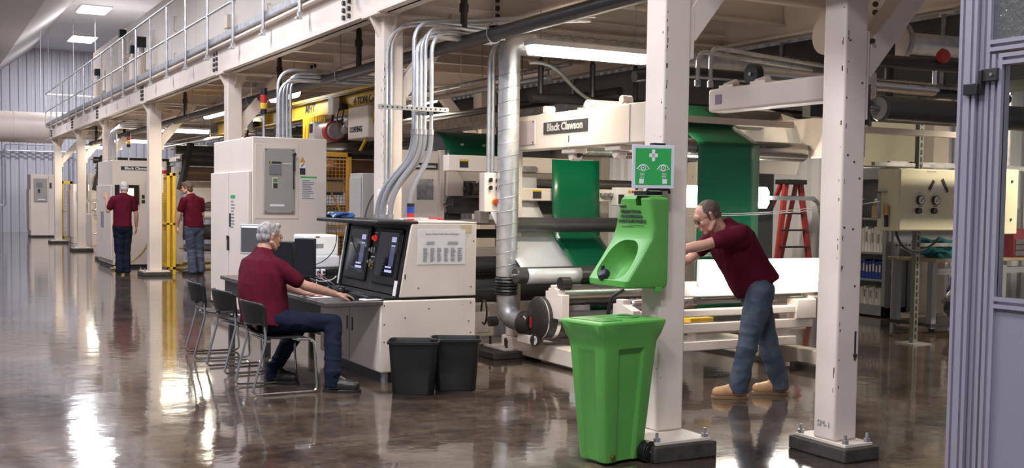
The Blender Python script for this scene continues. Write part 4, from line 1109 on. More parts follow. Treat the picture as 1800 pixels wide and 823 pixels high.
# post and base
MB().box(5.30, 5.385, 9.70, 9.86, .19, 2.06).build('upright', cream_dirty, t, bevel=.01)
MB().box(5.30, 5.50, 7.35, 9.95, .03, .19).build('base_beam', cream_dirty, t, bevel=.012)
MB().box(4.98, 5.52, 9.5, 10.15, 0, .07).build('grout_pad', concrete, t, bevel=.01)
MB().box(5.15, 5.50, 9.60, 10.05, .07, .09).build('foot_plate', cream_dirty, t)
for x, y in ((5.2, 9.65), (5.2, 10.0), (5.27, 9.8)): MB().cyl((x, y, .09), (x, y, .17), .014, n=8).build('anchor_bolt', dark_metal, t)
MB().box(7.45, 7.60, 7.70, 10.2, .03, .19).build('base_beam', cream_dirty, t, bevel=.012)
MB().box(7.56, 7.72, 9.70, 9.90, .19, 2.06).build('upright', cream_dirty, t, bevel=.01)
MB().box(7.36, 7.70, 7.62, 7.95, 0, .06).build('grout_pad', concrete, t)
# upper beams
bb = MB().box(5.30, 5.46, 7.42, 9.78, 2.05, 2.385).build('upper_beam', cream_clean, t, bevel=.012)
MB().box(5.288, 5.30, 9.30, 9.66, 2.10, 2.34).build('cover_plate', mat('plate_mauve', (.52, .44, .44), .4), t, bevel=.01)
for z in (2.12, 2.32):
    for y in (9.33, 9.63): MB().cyl((5.288, y, z), (5.284, y, z), .009, n=8).build('screw', dark_metal, t)
n = MB().box(5.292, 5.30, 8.365, 9.14, 2.19, 2.30).build('nameplate', ink, t)
text('lettering', 'Black Clawson', .098, (5.290, 8.755, 2.247), (0, -1, 0), (0, 0, 1), mat('letter_grey', (.42, .40, .40), .5), n, bold=.0030, sx=1.10)
MB().box(5.292, 5.30, 8.68, 8.685, 2.10, 2.16).build('scratch', ink, t)
MB().box(5.295, 5.30, 7.71, 7.715, 2.06, 2.38).build('joint', inkgrey, t)
MB().box(7.56, 7.72, 7.42, 9.9, 2.0, 2.385).build('upper_beam', cream_clean, t, bevel=.012)
for y in (8.45, 9.2, 7.9):
    MB().cyl((5.38, y, 2.385), (5.38, y, 2.43), .03).box(5.34, 5.42, y - .07, y + .07, 2.38, 2.40).cyl((5.33, y - .01, 2.43), (5.43, y - .01, 2.43), .035, n=14).build('bearing_block', cream_clean, t)
for y in (8.75, 8.02):
    MB().box(5.33, 5.46, y - .12, y + .12, 2.0, 2.05).cyl((5.36, y, 1.98), (5.46, y, 1.98), .05, n=12).build('bearing_bracket', cream_clean, t, bevel=.01)
R_('idler_roll', 5.42, 6.865, 8.72, 2.045, .075, steel_roll)
MB().cyl((5.40, 8.72, 2.045), (5.43, 8.72, 2.045), .085, n=24).build('roll_flange', dark_metal, t)
# cross beams behind
MB().box(4.95, 6.75, 10.52, 10.66, 1.86, 2.03).build('cross_panel', cream_clean, t, bevel=.008)
MB().box(5.50, 7.5, 9.92, 10.02, 1.56, 1.69).build('cross_beam', cream_clean, t, bevel=.008)
g = MB(); g.prism([(5.92 + .10 * c_, 1.90 + .035 * s_) for c_, s_ in ((-1, -.4), (-.8, -1), (.8, -1), (1, -.4), (1, .4), (.8, 1), (-.8, 1), (-1, .4))], 10.495, 10.52, 'y')
g.build('oblong_cover', galv_flat, t, bevel=.006)
for x in (5.55,): 
    MB().box(x + .08, x + .18, 9.915, 9.92, 1.585, 1.67).build('caution_label', ink, t); MB().box(x + .08, x + .18, 9.913, 9.918, 1.655, 1.672).build('caution_strip', yellow, t)
MB().box(5.08, 5.18, 10.515, 10.52, 1.90, 1.98).build('caution_label', ink, t); MB().box(5.08, 5.18, 10.512, 10.517, 1.965, 1.985).build('caution_strip', yellow, t)
R_('idler_roll', 5.35, 7.3, 10.45, 1.75, .055, steel_roll)
R_('idler_roll', 5.2, 6.9, 9.62, 1.32, .075, rubber)
R_('nip_roll', 4.3, 7.3, 10.6, .86, .095, rubber)
R_('nip_roll', 4.3, 7.3, 10.4, .60, .12, rubber)
R_('dancer_roll', 5.45, 7.3, 9.05, .66, .10, steel_roll)
R_('idler_roll', 5.30, 6.9, 9.0, .38, .13, rubber)
MB().box(4.4, 5.35, 10.75, 10.9, 1.20, 1.32).build('cross_beam', cream_dirty, t, bevel=.01)
MB().box(4.4, 5.30, 10.2, 10.3, .18, .40).build('cross_beam', cream_dirty, t, bevel=.01)
# stand under the work lamp (x direction rails)
MB().box(5.55, 7.52, 7.70, 7.84, .735, .865).build('work_rail', cream_clean, t, bevel=.012)
MB().box(5.35, 7.40, 7.70, 7.80, .56, .625).build('low_rail', cream_clean, t, bevel=.008)
MB().box(5.35, 7.40, 7.70, 7.80, .42, .505).build('low_rail', cream_clean, t, bevel=.008)
MB().box(5.35, 7.20, 7.70, 7.80, .262, .345).build('low_rail', cream_clean, t, bevel=.008)
MB().box(7.18, 7.42, 7.68, 7.82, .50, .685).build('end_block', cream_clean, t, bevel=.01)
for x in (6.0, 7.0): MB().box(x, x + .05, 7.72, 7.78, .34, .43).build('spacer', cream_clean, t)
MB().box(5.4, 7.6, 8.0, 8.5, .36, .40).build('tray', cream_dirty, t)
MB().cyl((7.38, 7.76, .70), (7.50, 7.76, .70), .03).box(7.36, 7.44, 7.73, 7.79, .685, .73).build('bearing_block', cream_clean, t)
R_('idler_roll', 5.5, 7.46, 7.95, .655, .062, steel_roll)
# raised unwind rollers
R_('unwind_roll', 5.45, 7.52, 8.02, 2.055, .088, steel_roll)
R_('top_roll', 5.5, 7.95, 8.70, 2.40, .10, steel_roll)
MB().cyl((7.5, 8.02, 2.05), (7.62, 8.02, 2.05), .03).box(7.5, 7.58, 7.96, 8.08, 2.0, 2.03).build('bearing_block', cream_clean, t)
MB().prism([(8.2, 2.35), (9.4, 2.7), (9.4, 1.9), (8.4, 1.85)], 7.78, 7.82, 'x').build('side_plate', cream_clean, t, bevel=.01)
MB().box(7.0, 9.0, 9.6, 9.72, 2.15, 2.38).build('cross_panel', cream_clean, t, bevel=.01)
# upper arm
MB().box(5.33, 5.50, 5.20, 6.72, 2.245, 2.42).build('upper_arm', cream_clean, t, bevel=.02)
MB().box(5.325, 5.33, 6.56, 6.63, 2.30, 2.37).build('tape', mat('purple_tape', (.22, .17, .28), .5), t)
for y in (6.55, 6.2): MB().cyl((5.36, y, 2.42), (5.46, y, 2.455), .035, n=12).box(5.35, 5.47, y - .09, y + .07, 2.42, 2.44).build('bearing_block', cream_clean, t)
roller('top_roll', 5.42, 7.3, 6.30, 2.50, .05, bright_steel, 24, .05, t)
MB().cyl((5.38, 6.30, 2.50), (5.44, 6.30, 2.50), .075, n=20).build('roll_flange', black, t)
# white notched guard box and the drive
MB().prism([(8.63, .47), (8.93, .47), (8.93, .72), (8.88, .72), (8.88, .75), (8.84, .75), (8.84, .78), (8.76, .78), (8.76, .75), (8.70, .75), (8.70, .70), (8.63, .70)], 5.22, 5.30, 'x').build('notched_guard', cream_clean, t, bevel=.006)
MB().prism([(7.5, .55), (7.8, .55), (7.8, .70), (7.75, .70), (7.75, .74), (7.65, .74), (7.65, .70), (7.5, .66)], 5.22, 5.30, 'x').build('notched_guard', cream_clean, t, bevel=.006)
MB().cyl((5.24, 8.70, .80), (5.34, 8.70, .80), .06, n=18).build('hub', black, t)
MB().box(5.3, 5.34, 8.45, 8.6, .19, .30).box(5.28, 5.34, 8.3, 8.45, .19, .27).build('small_bracket', white, t)
MB().tube(fillet([(5.3, 7.9, .5), (5.2, 7.85, .55), (5.2, 7.8, .75), (5.3, 7.75, .82)], .05), .018, 8).build('hose', black, t)
# yellow-guarded clutch on the left
MB().lathe([(.02, 0), (.13, 0), (.155, .02), (.155, .05), (.12, .065), (.02, .065)], (4.66, 10.35, .99), (-.3, -1, 0), 28).prism([(4.52, .78), (4.62, .76), (4.74, .90), (4.60, 1.0)], 10.32, 10.36, 'y').build('clutch_guard', yellow, t)
MB().box(4.60, 4.68, 10.24, 10.30, .97, 1.07).build('caution_label', ink, t)

# webs
def web(pts, x0, x1, m, nm, lab, thick=.004, cat='film'):
    rows = [[(x, y, z) for x in [x0 + (x1 - x0) * i / 6 for i in range(7)]] for (y, z) in pts]
    return MB().quadstrip(rows).build(nm, m, label=lab, cat=cat, solid=thick, angle=60)
A = []
cy, cz, r = 8.70, 2.40, .106
for i in range(9): a = math.radians(20 + 130 * i / 8); A.append((cy + r * math.cos(a), cz + r * math.sin(a)))
cy2, cz2, r2 = 8.02, 2.055, .094
A = [(8.83, 2.0)] + A
for i in range(5): a = math.radians(140 + 45 * i / 4); A.append((cy2 + r2 * math.cos(a), cz2 + r2 * math.sin(a)))
A += [(7.925, 1.4), (7.925, 1.05), (7.93, .70)]
for i in range(4): a = math.radians(190 + 100 * i / 3); A.append((7.95 + .068 * math.cos(a), .655 + .068 * math.sin(a)))
web(A, 6.19, 6.90, green_web, 'green_film', 'green plastic film running over the top rolls and down behind the leaning man')
B_ = [(9.9, 1.99), (9.88, 1.5), (9.86, 1.20), (9.35, .80), (9.15, .62), (9.1, .45)]
web(B_, 5.84, 6.42, green_web, 'green_film', 'green plastic film hanging inside the machine left of the eyewash unit')
S = [(10.07, 1.80), (10.05, 1.55), (9.98, 1.46), (9.66, 1.16), (9.28, .90)]
for i in range(7): a = math.radians(130 + 130 * i / 6); S.append((9.22 + .085 * math.cos(a), .845 + .085 * math.sin(a)))
web(S, 5.16, 5.755, silver_web, 'silver_film', 'silver film sloping down to a low roll beside the silver duct')
roller('guide_roll', 5.05, 6.6, 9.22, .845, .08, rubber, 24, .05, t)
# yellow box on the tray
MB().box(6.28, 6.55, 8.1, 8.3, .40, .50).build('yellow_box', yellow, label='small yellow box on the machine tray behind the legs of the leaning man', cat='box', bevel=.005)
MB().box(5.9, 6.3, 7.9, 8.0, .40, .43).build('grey_tool', dark_metal, label='dark flat tool on the lower machine tray', cat='tool')
# strings
for i, (a, b) in enumerate((((5.3, 7.6, 1.50), (7.8, 7.5, 1.62)), ((5.3, 7.5, 1.45), (7.9, 7.4, 1.60)))):
    MB().tube(bez(a, (6.2, a[1], 1.44), (6.9, b[1], 1.47), b, 20), .004, 5).build('string', white, label='thin white string strung across the machine behind the leaning man', cat='string', group='white strings')
# work lamps
def worklamp(x0, x1, y, z0, z1, lab, pw):
    t = thing('work_lamp', lab, 'lamp', ((x0 + x1) / 2, y, z0), None)
    h = (z1 - z0) / 2; zc = (z0 + z1) / 2
    MB().box(x0, x1, y, y + .05, z0, z1).build('housing', white, t, bevel=.01)
    MB().prism([(x0 + .02, z0 + .04), (x0 + .05, z0 + .01), (x1 - .05, z0 + .01), (x1 - .02, z0 + .05), (x1 - .02, z1 - .05), (x1 - .05, z1 - .01), (x0 + .05, z1 - .01), (x0 + .02, z1 - .04)], y - .05, y, 'y').build('diffuser', lampbox, t, bevel=.012)
    area('work_lamp_light', ((x0 + x1) / 2, y - .06, zc), x1 - x0, pw, (1, .97, .9), rot=(math.radians(90), 0, 0), sy=z1 - z0)
worklamp(6.03, 7.42, 7.66, .835, 1.065, 'long bright work lamp at waist height behind the leaning man', 32)
worklamp(6.25, 7.30, 8.25, 1.515, 1.725, 'bright lamp behind the green film at head height of the leaning man', 20)
MB().box(7.3, 7.9, 8.24, 8.28, 1.60, 1.64).build('strut_channel', galv, label='slotted steel strut channel sticking out right of the green film', cat='strut')

# ---------------------------------------------------------------- coater section on the left of the duct
t = ct = thing('coating_machine', 'cream coating machine with a maker plate, behind the grey flexible conduits', 'machine', (5.6, 12, 0))
MB().box(4.60, 5.33, 11.5, 11.62, .0, 2.11).build('side_frame', cream_clean, t, bevel=.01)
MB().box(5.28, 5.34, 11.44, 11.52, .1, 2.12).build('edge_post', cream_dirty, t, bevel=.006)
n = MB().box(4.98, 5.27, 11.485, 11.5, 1.90, 1.97).build('nameplate', ink, t)
text('lettering', 'Black Clawson', .052, (5.125, 11.483, 1.935), (1, 0, 0), (0, 0, 1), white, n, bold=.0012, sx=.8)
n = MB().box(5.02, 5.22, 11.49, 11.5, 1.56, 1.79).build('diagram_plate', galv_flat, t)
MB().tube([(5.13, 11.488, 1.60), (5.10, 11.488, 1.66), (5.15, 11.488, 1.69), (5.12, 11.488, 1.76)], .004, 5).build('diagram', inkgrey, n)
for x in (5.03, 5.21):
    for z in (1.57, 1.78): MB().cyl((x, 11.488, z), (x, 11.484, z), .006, n=8).build('screw', dark_metal, n)
MB().prism([(5.35, 2.02), (5.38, 2.02), (5.56, 1.78), (5.56, 1.60), (5.35, 1.60)], 11.40, 11.5, 'y').build('gusset', cream_clean, t, bevel=.01)
MB().box(5.3, 7.6, 11.62, 11.75, 1.78, 2.05).build('cross_panel', cream_clean, t, bevel=.008)
roller('drum', 5.55, 7.2, 12.6, 2.0, .40, midgrey, 48, .1, t)
W_ = [(12.6 + .405 * math.cos(math.radians(a)), 2.0 + .405 * math.sin(math.radians(a))) for a in range(0, 181, 10)]
gw = web(W_, 5.72, 6.52, green_web, 'green_film', 'green film wrapped over the big drum behind the cream coater')
for x in (5.95, 6.25, 6.5):
    c = Vector((x, 12.6 - .34, 2.0 + .235)); MB().cbox(c, (.035, .012, .03), Matrix.Rotation(.8, 3, 'X')).build('tape_spot', white, label='small white tape spot on the green film over the drum', cat='tape', group='tape spots on the drum')
R2_ = lambda nm, x0, x1, y, z, r, m: roller(nm, x0, x1, y, z, r, m, 28, .08, t)
R2_('steel_roll', 5.60, 7.2, 11.35, 1.69, .07, steel_roll)
MB().cyl((5.57, 11.35, 1.69), (5.62, 11.35, 1.69), .075).build('roll_flange', dark_metal, t)
R2_('rubber_roll', 5.40, 7.2, 11.45, 1.50, .10, rubber)
MB().box(5.4, 5.58, 11.5, 11.6, 1.0, 1.42).build('bracket', dark_metal, t, bevel=.01)
MB().box(5.36, 7.2, 11.2, 11.9, 1.28, 1.33).build('tray', cream_dirty, t, bevel=.01)
MB().box(5.62, 5.74, 11.1, 11.25, 1.30, 1.44).build('bracket', cream_clean, t, bevel=.01)
MB().box(5.36, 7.2, 11.5, 11.6, 1.12, 1.22).build('beam', dark_metal, t, bevel=.01)
MB().box(5.36, 7.2, 11.3, 11.4, .9, 1.02).build('beam', cream_clean, t, bevel=.01)
MB().box(5.2, 7.2, 11.9, 12.0, .1, .3).build('beam', cream_dirty, t, bevel=.01)
R2_('rubber_roll', 5.3, 7.2, 12.1, .7, .14, rubber)
MB().box(7.3, 7.42, 11.2, 13.2, .1, 2.3).build('side_frame', cream_clean, t, bevel=.01)

# push-button pendant panel
t = thing('button_panel', 'cream push button panel hanging from two conduits beside the silver duct', 'control panel', (4.98, 9.6, 1.44))
MB().box(4.888, 5.082, 9.56, 9.68, 1.445, 1.825).build('box', cream_clean, t, bevel=.006)
for x in (4.945, 5.02):
    for z, m_ in ((1.755, black), (1.68, black)):
        MB().cyl((x, 9.56, z), (x, 9.545, z), .022, n=16).build('button_ring', bright_steel, t)
        MB().cyl((x, 9.545, z), (x, 9.525, z), .014, n=16).box(x - .008, x + .008, 9.52, 9.545, z - .02, z + .02).build('selector_knob', m_, t)
MB().cyl((5.0, 9.555, 1.545), (5.0, 9.55, 1.545), .035, n=20).build('stop_ring', yellow, t)
MB().cyl((5.0, 9.55, 1.545), (5.0, 9.515, 1.545), .024, n=20).build('stop_button', red, t)
MB().cyl((5.04, 9.558, 1.62), (5.04, 9.55, 1.62), .008).build('indicator', black, t)
t = thing('conduit', 'pair of thin steel conduits rising from the hanging button panel', 'conduit', (4.97, 9.6, 1.82))
for dx in (0, .045):
    MB().tube(fillet([(4.955 + dx, 9.62, 1.82), (4.955 + dx, 9.62, 3.10 + dx), (7.2, 9.62, 3.10 + dx)], .22, 8), .019, 10).build('conduit', galv, t)

# ---------------------------------------------------------------- silver spiral duct
t = thing('spiral_duct', 'silver spiral ventilation duct dropping from overhead to the blower', 'duct', (5.10, 9.5, .35))
DX, DY, DR = 5.11, 9.5, .105
MB().cyl((DX, DY, .82), (DX, DY, 2.85), DR, n=36).build('duct_pipe', galv, t)
hx = [(DX + (DR + .001) * math.cos(a), DY + (DR + .001) * math.sin(a), .84 + a * .021) for a in [i * .25 for i in range(388)]]
MB().tube(hx, .0042, 4).build('spiral_seam', galv_flat, t)
el = fillet([(DX, DY, 2.82), (DX, DY, 3.075), (DX + .30, DY, 3.075)], .30, 10)
MB().tube(el, DR + .003, 32).build('elbow', galv, t)
MB().tube([(DX + .27, DY, 3.075), (DX + .33, DY, 3.075)], DR + .008, 32).build('collar', galv, t)
MB().cyl((DX + .3, DY, 3.075), (9.1, DY, 3.075), DR, n=36).build('duct_pipe', galv, t)
hx = [(DX + .34 + a * .0215, DY + (DR + .001) * math.cos(a), 3.10 + (DR + .001) * math.sin(a)) for a in [i * .25 for i in range(660)]]
MB().tube(hx, .0042, 4).build('spiral_seam', galv_flat, t)
# flexible collar and lower elbow
fx_ = [(DR + .006 + .006 * math.sin(i * 1.9), .64 + i * .009) for i in range(20)]
MB().lathe([(r_, h) for r_, h in fx_], (DX, DY, 0), (0, 0, 1), 30).build('flexible_sleeve', black, t)
MB().tube(fillet([(DX, DY, .66), (DX, DY - .02, .42), (DX + .10, DY - .30, .37)], .22, 10), .098, 28).build('lower_elbow', galv_flat, t)
t = thing('blower', 'dark blower with a round motor cover bolted to the machine base', 'blower', (5.2, 9.0, .19))
MB().cyl((5.19, 9.30, .38), (5.23, 9.15, .38), .115, n=28).build('inlet_ring', dark_metal, t)
MB().box(5.15, 5.32, 9.12, 9.34, .19, .28).build('foot', cream_clean, t, bevel=.01)
MB().lathe([(.03, 0), (.17, .0), (.20, .02), (.20, .15), (.17, .19), (.03, .19)], (5.15, 8.98, .46), (1, 0, 0), 36).build('fan_casing', dark_metal, t)
MB().cyl((5.27, 8.98, .46), (5.31, 8.98, .46), .205, n=36).cyl((5.17, 8.98, .46), (5.18, 8.98, .46), .204, n=36).build('clamp_band', bright_steel, t)
for (y, z) in ((9.20, .42), (8.98, .25)):
    c = Vector((5.13, y - .02, z)); MB().cyl(c, c + Vector((.04, .02, 0)), .055, n=22).build('gauge_body', dark_metal, t)
    MB().cyl(c + Vector((-.004, 0, 0)), c, .042, n=22).build('gauge_face', paper, t)
    MB().beam(c + Vector((-.006, 0, -.005)), c + Vector((-.006, -.015, .025)), .004, .004).build('needle', ink, t)
MB().box(5.14, 5.155, 9.06, 9.085, .36, .46).build('red_label', red, t)
t = thing('hose', 'thin black hose loop left of the lower duct elbow', 'hose', (4.98, 9.7, .3))
MB().tube([(4.98 + .02 * math.cos(a), 9.72 + .1 * math.cos(a), .45 + .12 * math.sin(a)) for a in [i * .4 for i in range(14)]], .010, 6).build('loop', black, t)
MB().cyl((5.02, 9.68, .36), (5.10, 9.68, .36), .05).build('valve', dark_metal, t)

# ---------------------------------------------------------------- conduit bundles
def bundle(xy, z0, zt, dx, dirv, L, lab, nm='conduit_bundle', r=.019, flex=None, rb=.25, grid=None):
    t = thing(nm, lab, 'conduits', (xy[0], xy[1], z0))
    d = Vector(dirv)
    for i, (ox, oy) in enumerate(grid):
        a = Vector((xy[0] + ox, xy[1] + oy, z0)); top = Vector((a.x, a.y, zt + (.045 * i) % .18)); e = top + d * L
        MB().tube(fillet([a, top, e], rb, 8), r, 10).build('conduit', galv, t)
        MB().cyl(a, a + Vector((0, 0, .05)), r + .008, n=10).build('coupling', galv_flat, t)
    return t
bundle((4.03, 13.5), 2.285, 3.02, 0, (1, -.1, 0), 1.15, 'bundle of steel conduits rising from the big electrical cabinet', grid=[(0, 0), (.05, 0), (.10, 0), (0, .06), (.05, .06), (.10, .06), (.15, .02)])
t = bundle((4.10, 9.35), 2.15, 3.06, 0, (1, .12, 0), .80, 'bundle of steel conduits with flexible tails above the operator console', grid=[(-.03, 0), (.012, 0), (.054, 0), (-.03, .06), (.012, .06), (.12, .0)], rb=.22)
ends = [(3.80, 9.5), (3.84, 9.4), (3.88, 9.5), (3.80, 9.62), (3.86, 9.62), (3.98, 9.32)]
for (ox, oy), (ex, ey) in zip([(-.03, 0), (.012, 0), (.054, 0), (-.03, .06), (.012, .06), (.12, .0)], ends):
    a = Vector((4.10 + ox, 9.35 + oy, 2.16)); b = Vector((ex, ey, 1.365))
    MB().tube(bez(a, a + Vector((0, 0, -.40)), b + Vector((.0, 0, .45)), b, 18), .024, 10).build('flexible_tail', mat('grey_flex', (.24, .24, .26), .5), t)
    MB().cyl(b, b + Vector((0, 0, .05)), .034, n=12).build('gland', galv_flat, t)
MB().box(3.68, 4.36, 9.27, 9.31, 2.36, 2.40).build('strut_channel', galv, t)
g = MB()
for i in range(14): g.cyl((3.71 + i * .047, 9.268, 2.38), (3.71 + i * .047, 9.27, 2.38), .009, n=8)
g.build('channel_slot', dark_metal, t)
bundle((4.12, 10.20), 1.42, 3.25, 0, (1, -.9, 0), 1.5, 'pair of thin conduits running up the side of the third column', grid=[(0, 0), (.05, 0)], rb=.3, r=.017)
t = thing('outlet_box', 'grey outlet box low on the third column with a conduit stub', 'outlet', (4.13, 10.2, 1.05))
MB().box(4.09, 4.20, 10.15, 10.23, 1.52, 1.68).build('box', galv_flat, t, bevel=.004)
MB().cyl((4.13, 10.19, 1.05), (4.13, 10.19, 1.52), .014, n=8).build('conduit', white, t)
MB().box(4.04, 4.09, 10.16, 10.22, 1.55, 1.65).build('plug', white, t)
bundle((3.98, 26.5), 2.32, 3.1, 0, (1, -.2, 0), 1.2, 'bundle of steel conduits rising from the touch screen cabinet', grid=[(0, 0), (.05, 0), (.1, 0), (.15, 0)], rb=.3, r=.022)
bundle((5.60, 7.2), 2.50, 2.78, 0, (1, .25, 0), 1.6, 'pair of bent conduits over the green film just right of the front column', grid=[(0, 0), (.13, 0)], rb=.10, r=.018)
MB().cyl((4.305, 5.66, .13), (4.305, 5.66, 3.3), .013, n=8).build('conduit', galv, label='thin conduit running up the right edge of the front column', cat='conduit')

# horizontal services inside the line
def run(pts, r, m, nm, lab, cat='pipe', n=12, grp=None):
    g = MB().tube(fillet([Vector(p) for p in pts], .15), r, n); a, b = pts[0], pts[-1]
    if abs(b[1] - a[1]) > 8:
        for k in range(5):
            y = a[1] + (b[1] - a[1]) * (k + .5) / 5; g.cyl((a[0], y, a[2]), (a[0], y, 3.79), .006, n=6)
    return g.build(nm, m, label=lab, cat=cat, group=grp)
run([(6.2, 10.6, 2.92), (6.2, 33, 2.92)], .035, galv, 'service_pipe', 'galvanised pipe running down the line inside the machine, left one', grp=None)
run([(6.6, 10.8, 3.12), (6.6, 33, 3.12)], .028, galv_flat, 'service_pipe', 'thin grey pipe running down the line above the others')
run([(7.0, 10.4, 2.80), (7.0, 33, 2.80)], .05, black_paint, 'service_pipe', 'black pipe running down the line behind the upper beam')
run([(7.5, 10.6, 2.7), (7.5, 33, 2.7)], .03, red, 'service_pipe', 'thin red pipe running down the line inside the bay')
MB().box(6.6, 7.0, 10.8, 33, 2.55, 2.68).build('cable_tray', galv_flat, label='wide grey cable tray running inside the line above the drum', cat='cable tray')
run([(5.6, 9.95, 2.62), (9.5, 9.95, 2.62)], .05, black_paint, 'service_pipe', 'black cross pipe just above the maker beam, behind the duct')
run([(5.05, 7.3, 2.55), (5.5, 7.3, 2.62), (9.5, 7.3, 2.62)], .045, black_paint, 'service_pipe', 'black cross pipe behind the front column above the arm')
MB().tube(bez((5.5, 9.8, 2.95), (5.9, 9.7, 3.0), (6.0, 9.9, 2.6), (6.5, 9.9, 2.6)), .02, 8).build('conduit', galv, label='curved conduit dropping behind the nearest strip light', cat='conduit')
for i, (x, y) in enumerate(((5.72, 9.95), (6.35, 9.95), (6.9, 9.95))):
    MB().cyl((x, y, 2.62), (x, y, 3.0), .03, n=10).cyl((x, y, 3.0), (x, y, 3.08), .03, .004, n=10).build('riser', black_paint, label='short black riser on the cross pipe above the maker beam', cat='riser', group='risers above the maker beam')
# second row columns deep in the bay
for (x, y, lab) in ((8.5, 16.65, 'cream steel column in the rear row deep inside the bay'), (8.5, 22.6, 'cream steel column in the rear row behind the far rolls'), (8.5, 28.4, 'farthest cream steel column of the rear row')):
    t = thing('steel_column', lab, 'column', (x, y, 0))
    MB().box(x - .15, x + .15, y - .15, y + .15, .08, BOT).build('shaft', cream, t, bevel=.015)
    MB().box(x - .3, x + .3, y - .3, y + .3, 0, .08).build('pedestal', concrete, t)
    MB().beam((x - .14, y, 2.55), (x - .9, y, 3.38), .14, .14, up=(0, 1, 0)).build('knee_brace', cream, t)

# ---------------------------------------------------------------- far machine section behind the standing men
def far_machine(y, lab, x0=4.9, x1=7.2):
    t = thing('coating_machine', lab, 'machine', ((x0 + x1) / 2, y, 0), None)
    MB().box(x0 - .15, x0, y, y + 2.6, .1, 1.0).box(x0 - .15, x0, y + .2, y + .5, 1.0, 2.2).box(x0 - .15, x0, y + 1.8, y + 2.2, 1.0, 2.2).build('side_frame', cream_dirty, t, bevel=.01)
    MB().box(x1, x1 + .15, y, y + 2.6, .1, 2.3).build('side_frame', cream_dirty, t, bevel=.01)
    for (yy_, z, r, m_) in ((y + .3, 2.35, .13, rubber), (y + .1, 2.05, .15, mat('brown_roll', (.16, .09, .06), .4)), (y + .9, 2.6, .10, rubber), (y, 1.35, .10, steel_roll), (y + .1, .80, .18, rubber), (y - .1, 1.15, .08, cream_clean), (y, .45, .08, steel_roll)):
        roller('roll', x0 + .02, x1 - .02, yy_, z, r, m_, 22, .1, t)
    MB().box(x0, x1, y + .6, y + .7, 1.65, 1.90).build('cross_beam', cream_clean, t, bevel=.01)
    MB().box(x0, x1, y - .3, y - .2, .22, .32).box(x0, x1, y - .4, y - .3, .02, .10).build('cross_beam', cream_dirty, t, bevel=.01)
    MB().beam((x0 - .1, y - .2, 1.7), (x0 + .15, y - .1, 2.7), .12, .10).build('dark_arm', dark_metal, t)
    MB().prism([(x0 + .1, 1.3), (x0 + .9, 1.6), (x0 + .9, 1.75), (x0 + .1, 1.75)], y - .15, y - .1, 'y').build('chute', cream_clean, t)
    return t
far_machine(24.3, 'cream machine with dark rolls behind the man looking left', 5.15, 7.4)
far_machine(33.9, 'cream machine with dark rolls far down the line', 4.75, 7)
far_machine(17.3, 'cream machine section with dark rolls under the yellow crane beam', 5.0, 7.6)
t = thing('emergency_pull', 'red and white round alarm on the far machine arm', 'alarm', (4.66, 24.0, 2.05))
MB().cyl((4.66, 23.95, 2.03), (4.66, 23.95, 2.10), .09, n=16).build('red_band', red, t)
MB().cyl((4.66, 23.95, 2.10), (4.66, 23.95, 2.17), .075, .02, n=16).cyl((4.66, 23.95, 1.98), (4.66, 23.95, 2.03), .08, n=16).build('white_body', white, t)
# papers wallet on column E
t = thing('document_wallet', 'clear plastic wallet of papers hung on the column beside the two standing men', 'wallet', (4.25, 22.43, 1.6))
MB().box(4.13, 4.38, 22.435, 22.452, 1.62, 1.98).build('pocket', paper, t, bevel=.004)
MB().box(4.20, 4.30, 22.425, 22.435, 1.95, 2.12).build('flap', white, t)
MB().box(4.19, 4.23, 22.42, 22.43, 1.70, 1.95).build('pen_loop', galv_flat, t)

# ================================================================ RIGHT SIDE
# roller on column B
t = thing('rubber_roller', 'grey rubber roller sticking out to the right of the speckled column', 'roller', (6.2, 5.04, 2.08))
MB().lathe([(.045, .0), (.072, .0), (.081, .012), (.081, 1.85), (.072, 1.86)], (5.35, 5.04, 2.165), (1, 0, 0), 32).build('roll', rubber, t)
MB().cyl((5.345, 5.04, 2.165), (5.36, 5.04, 2.165), .070, .05, n=28).build('end_ring', mat('worn_end', (.30, .28, .24), .6), t)
MB().cyl((5.18, 5.04, 2.165), (5.45, 5.04, 2.165), .018, n=14).build('shaft', steel_roll, t)
MB().box(5.18, 5.20, 4.97, 5.11, 2.05, 2.30).cyl((5.20, 5.04, 2.165), (5.225, 5.04, 2.165), .033, n=14).build('bracket', dark_metal, t, bevel=.004)
for dy, dz in ((-.05, .10), (.05, .10), (-.05, -.10), (.05, -.10)):
    MB().cyl((5.195, 5.04 + dy, 2.17 + dz * .9), (5.212, 5.04 + dy, 2.17 + dz * .9), .012, n=6).build('bracket_bolt', galv_flat, t)
MB().prism([(5.18, 2.42), (5.33, 2.42), (5.28, 2.05), (5.18, 2.05)], 5.115, 5.135, 'y').build('mount_plate', cream_dirty, t)
# second-row black roller/shaft behind (with red cap)
t = thing('core_shaft', 'long black shaft with a red round cap under the cream air drum', 'shaft', (6.5, 6.2, 2.65))
MB().cyl((6.20, 6.2, 2.665), (7.6, 6.2, 2.69), .05, n=24).build('shaft', black_paint, t)
MB().lathe([(.02, 0), (.055, 0), (.055, .03), (.045, .045)], (7.20, 6.15, 2.745), (-.3, -1, 0), 20).build('red_cap', red, t)
MB().tube([(7.20 + .055 * math.cos(a), 6.14, 2.745 + .055 * math.sin(a)) for a in [i * .5 for i in range(9)]], .010, 6).build('handle', red, t)
MB().cyl((7.18, 6.2, 2.53), (7.18, 6.2, 2.68), .02).build('nipple', bright_steel, t)
t = thing('air_drum', 'cream cylinder with a bolted round flange below the platform at right', 'drum', (7.5, 6.9, 2.8))
MB().cyl((6.80, 7.02, 2.99), (7.60, 7.0, 2.99), .165, n=36).build('shell', cream_clean, t)
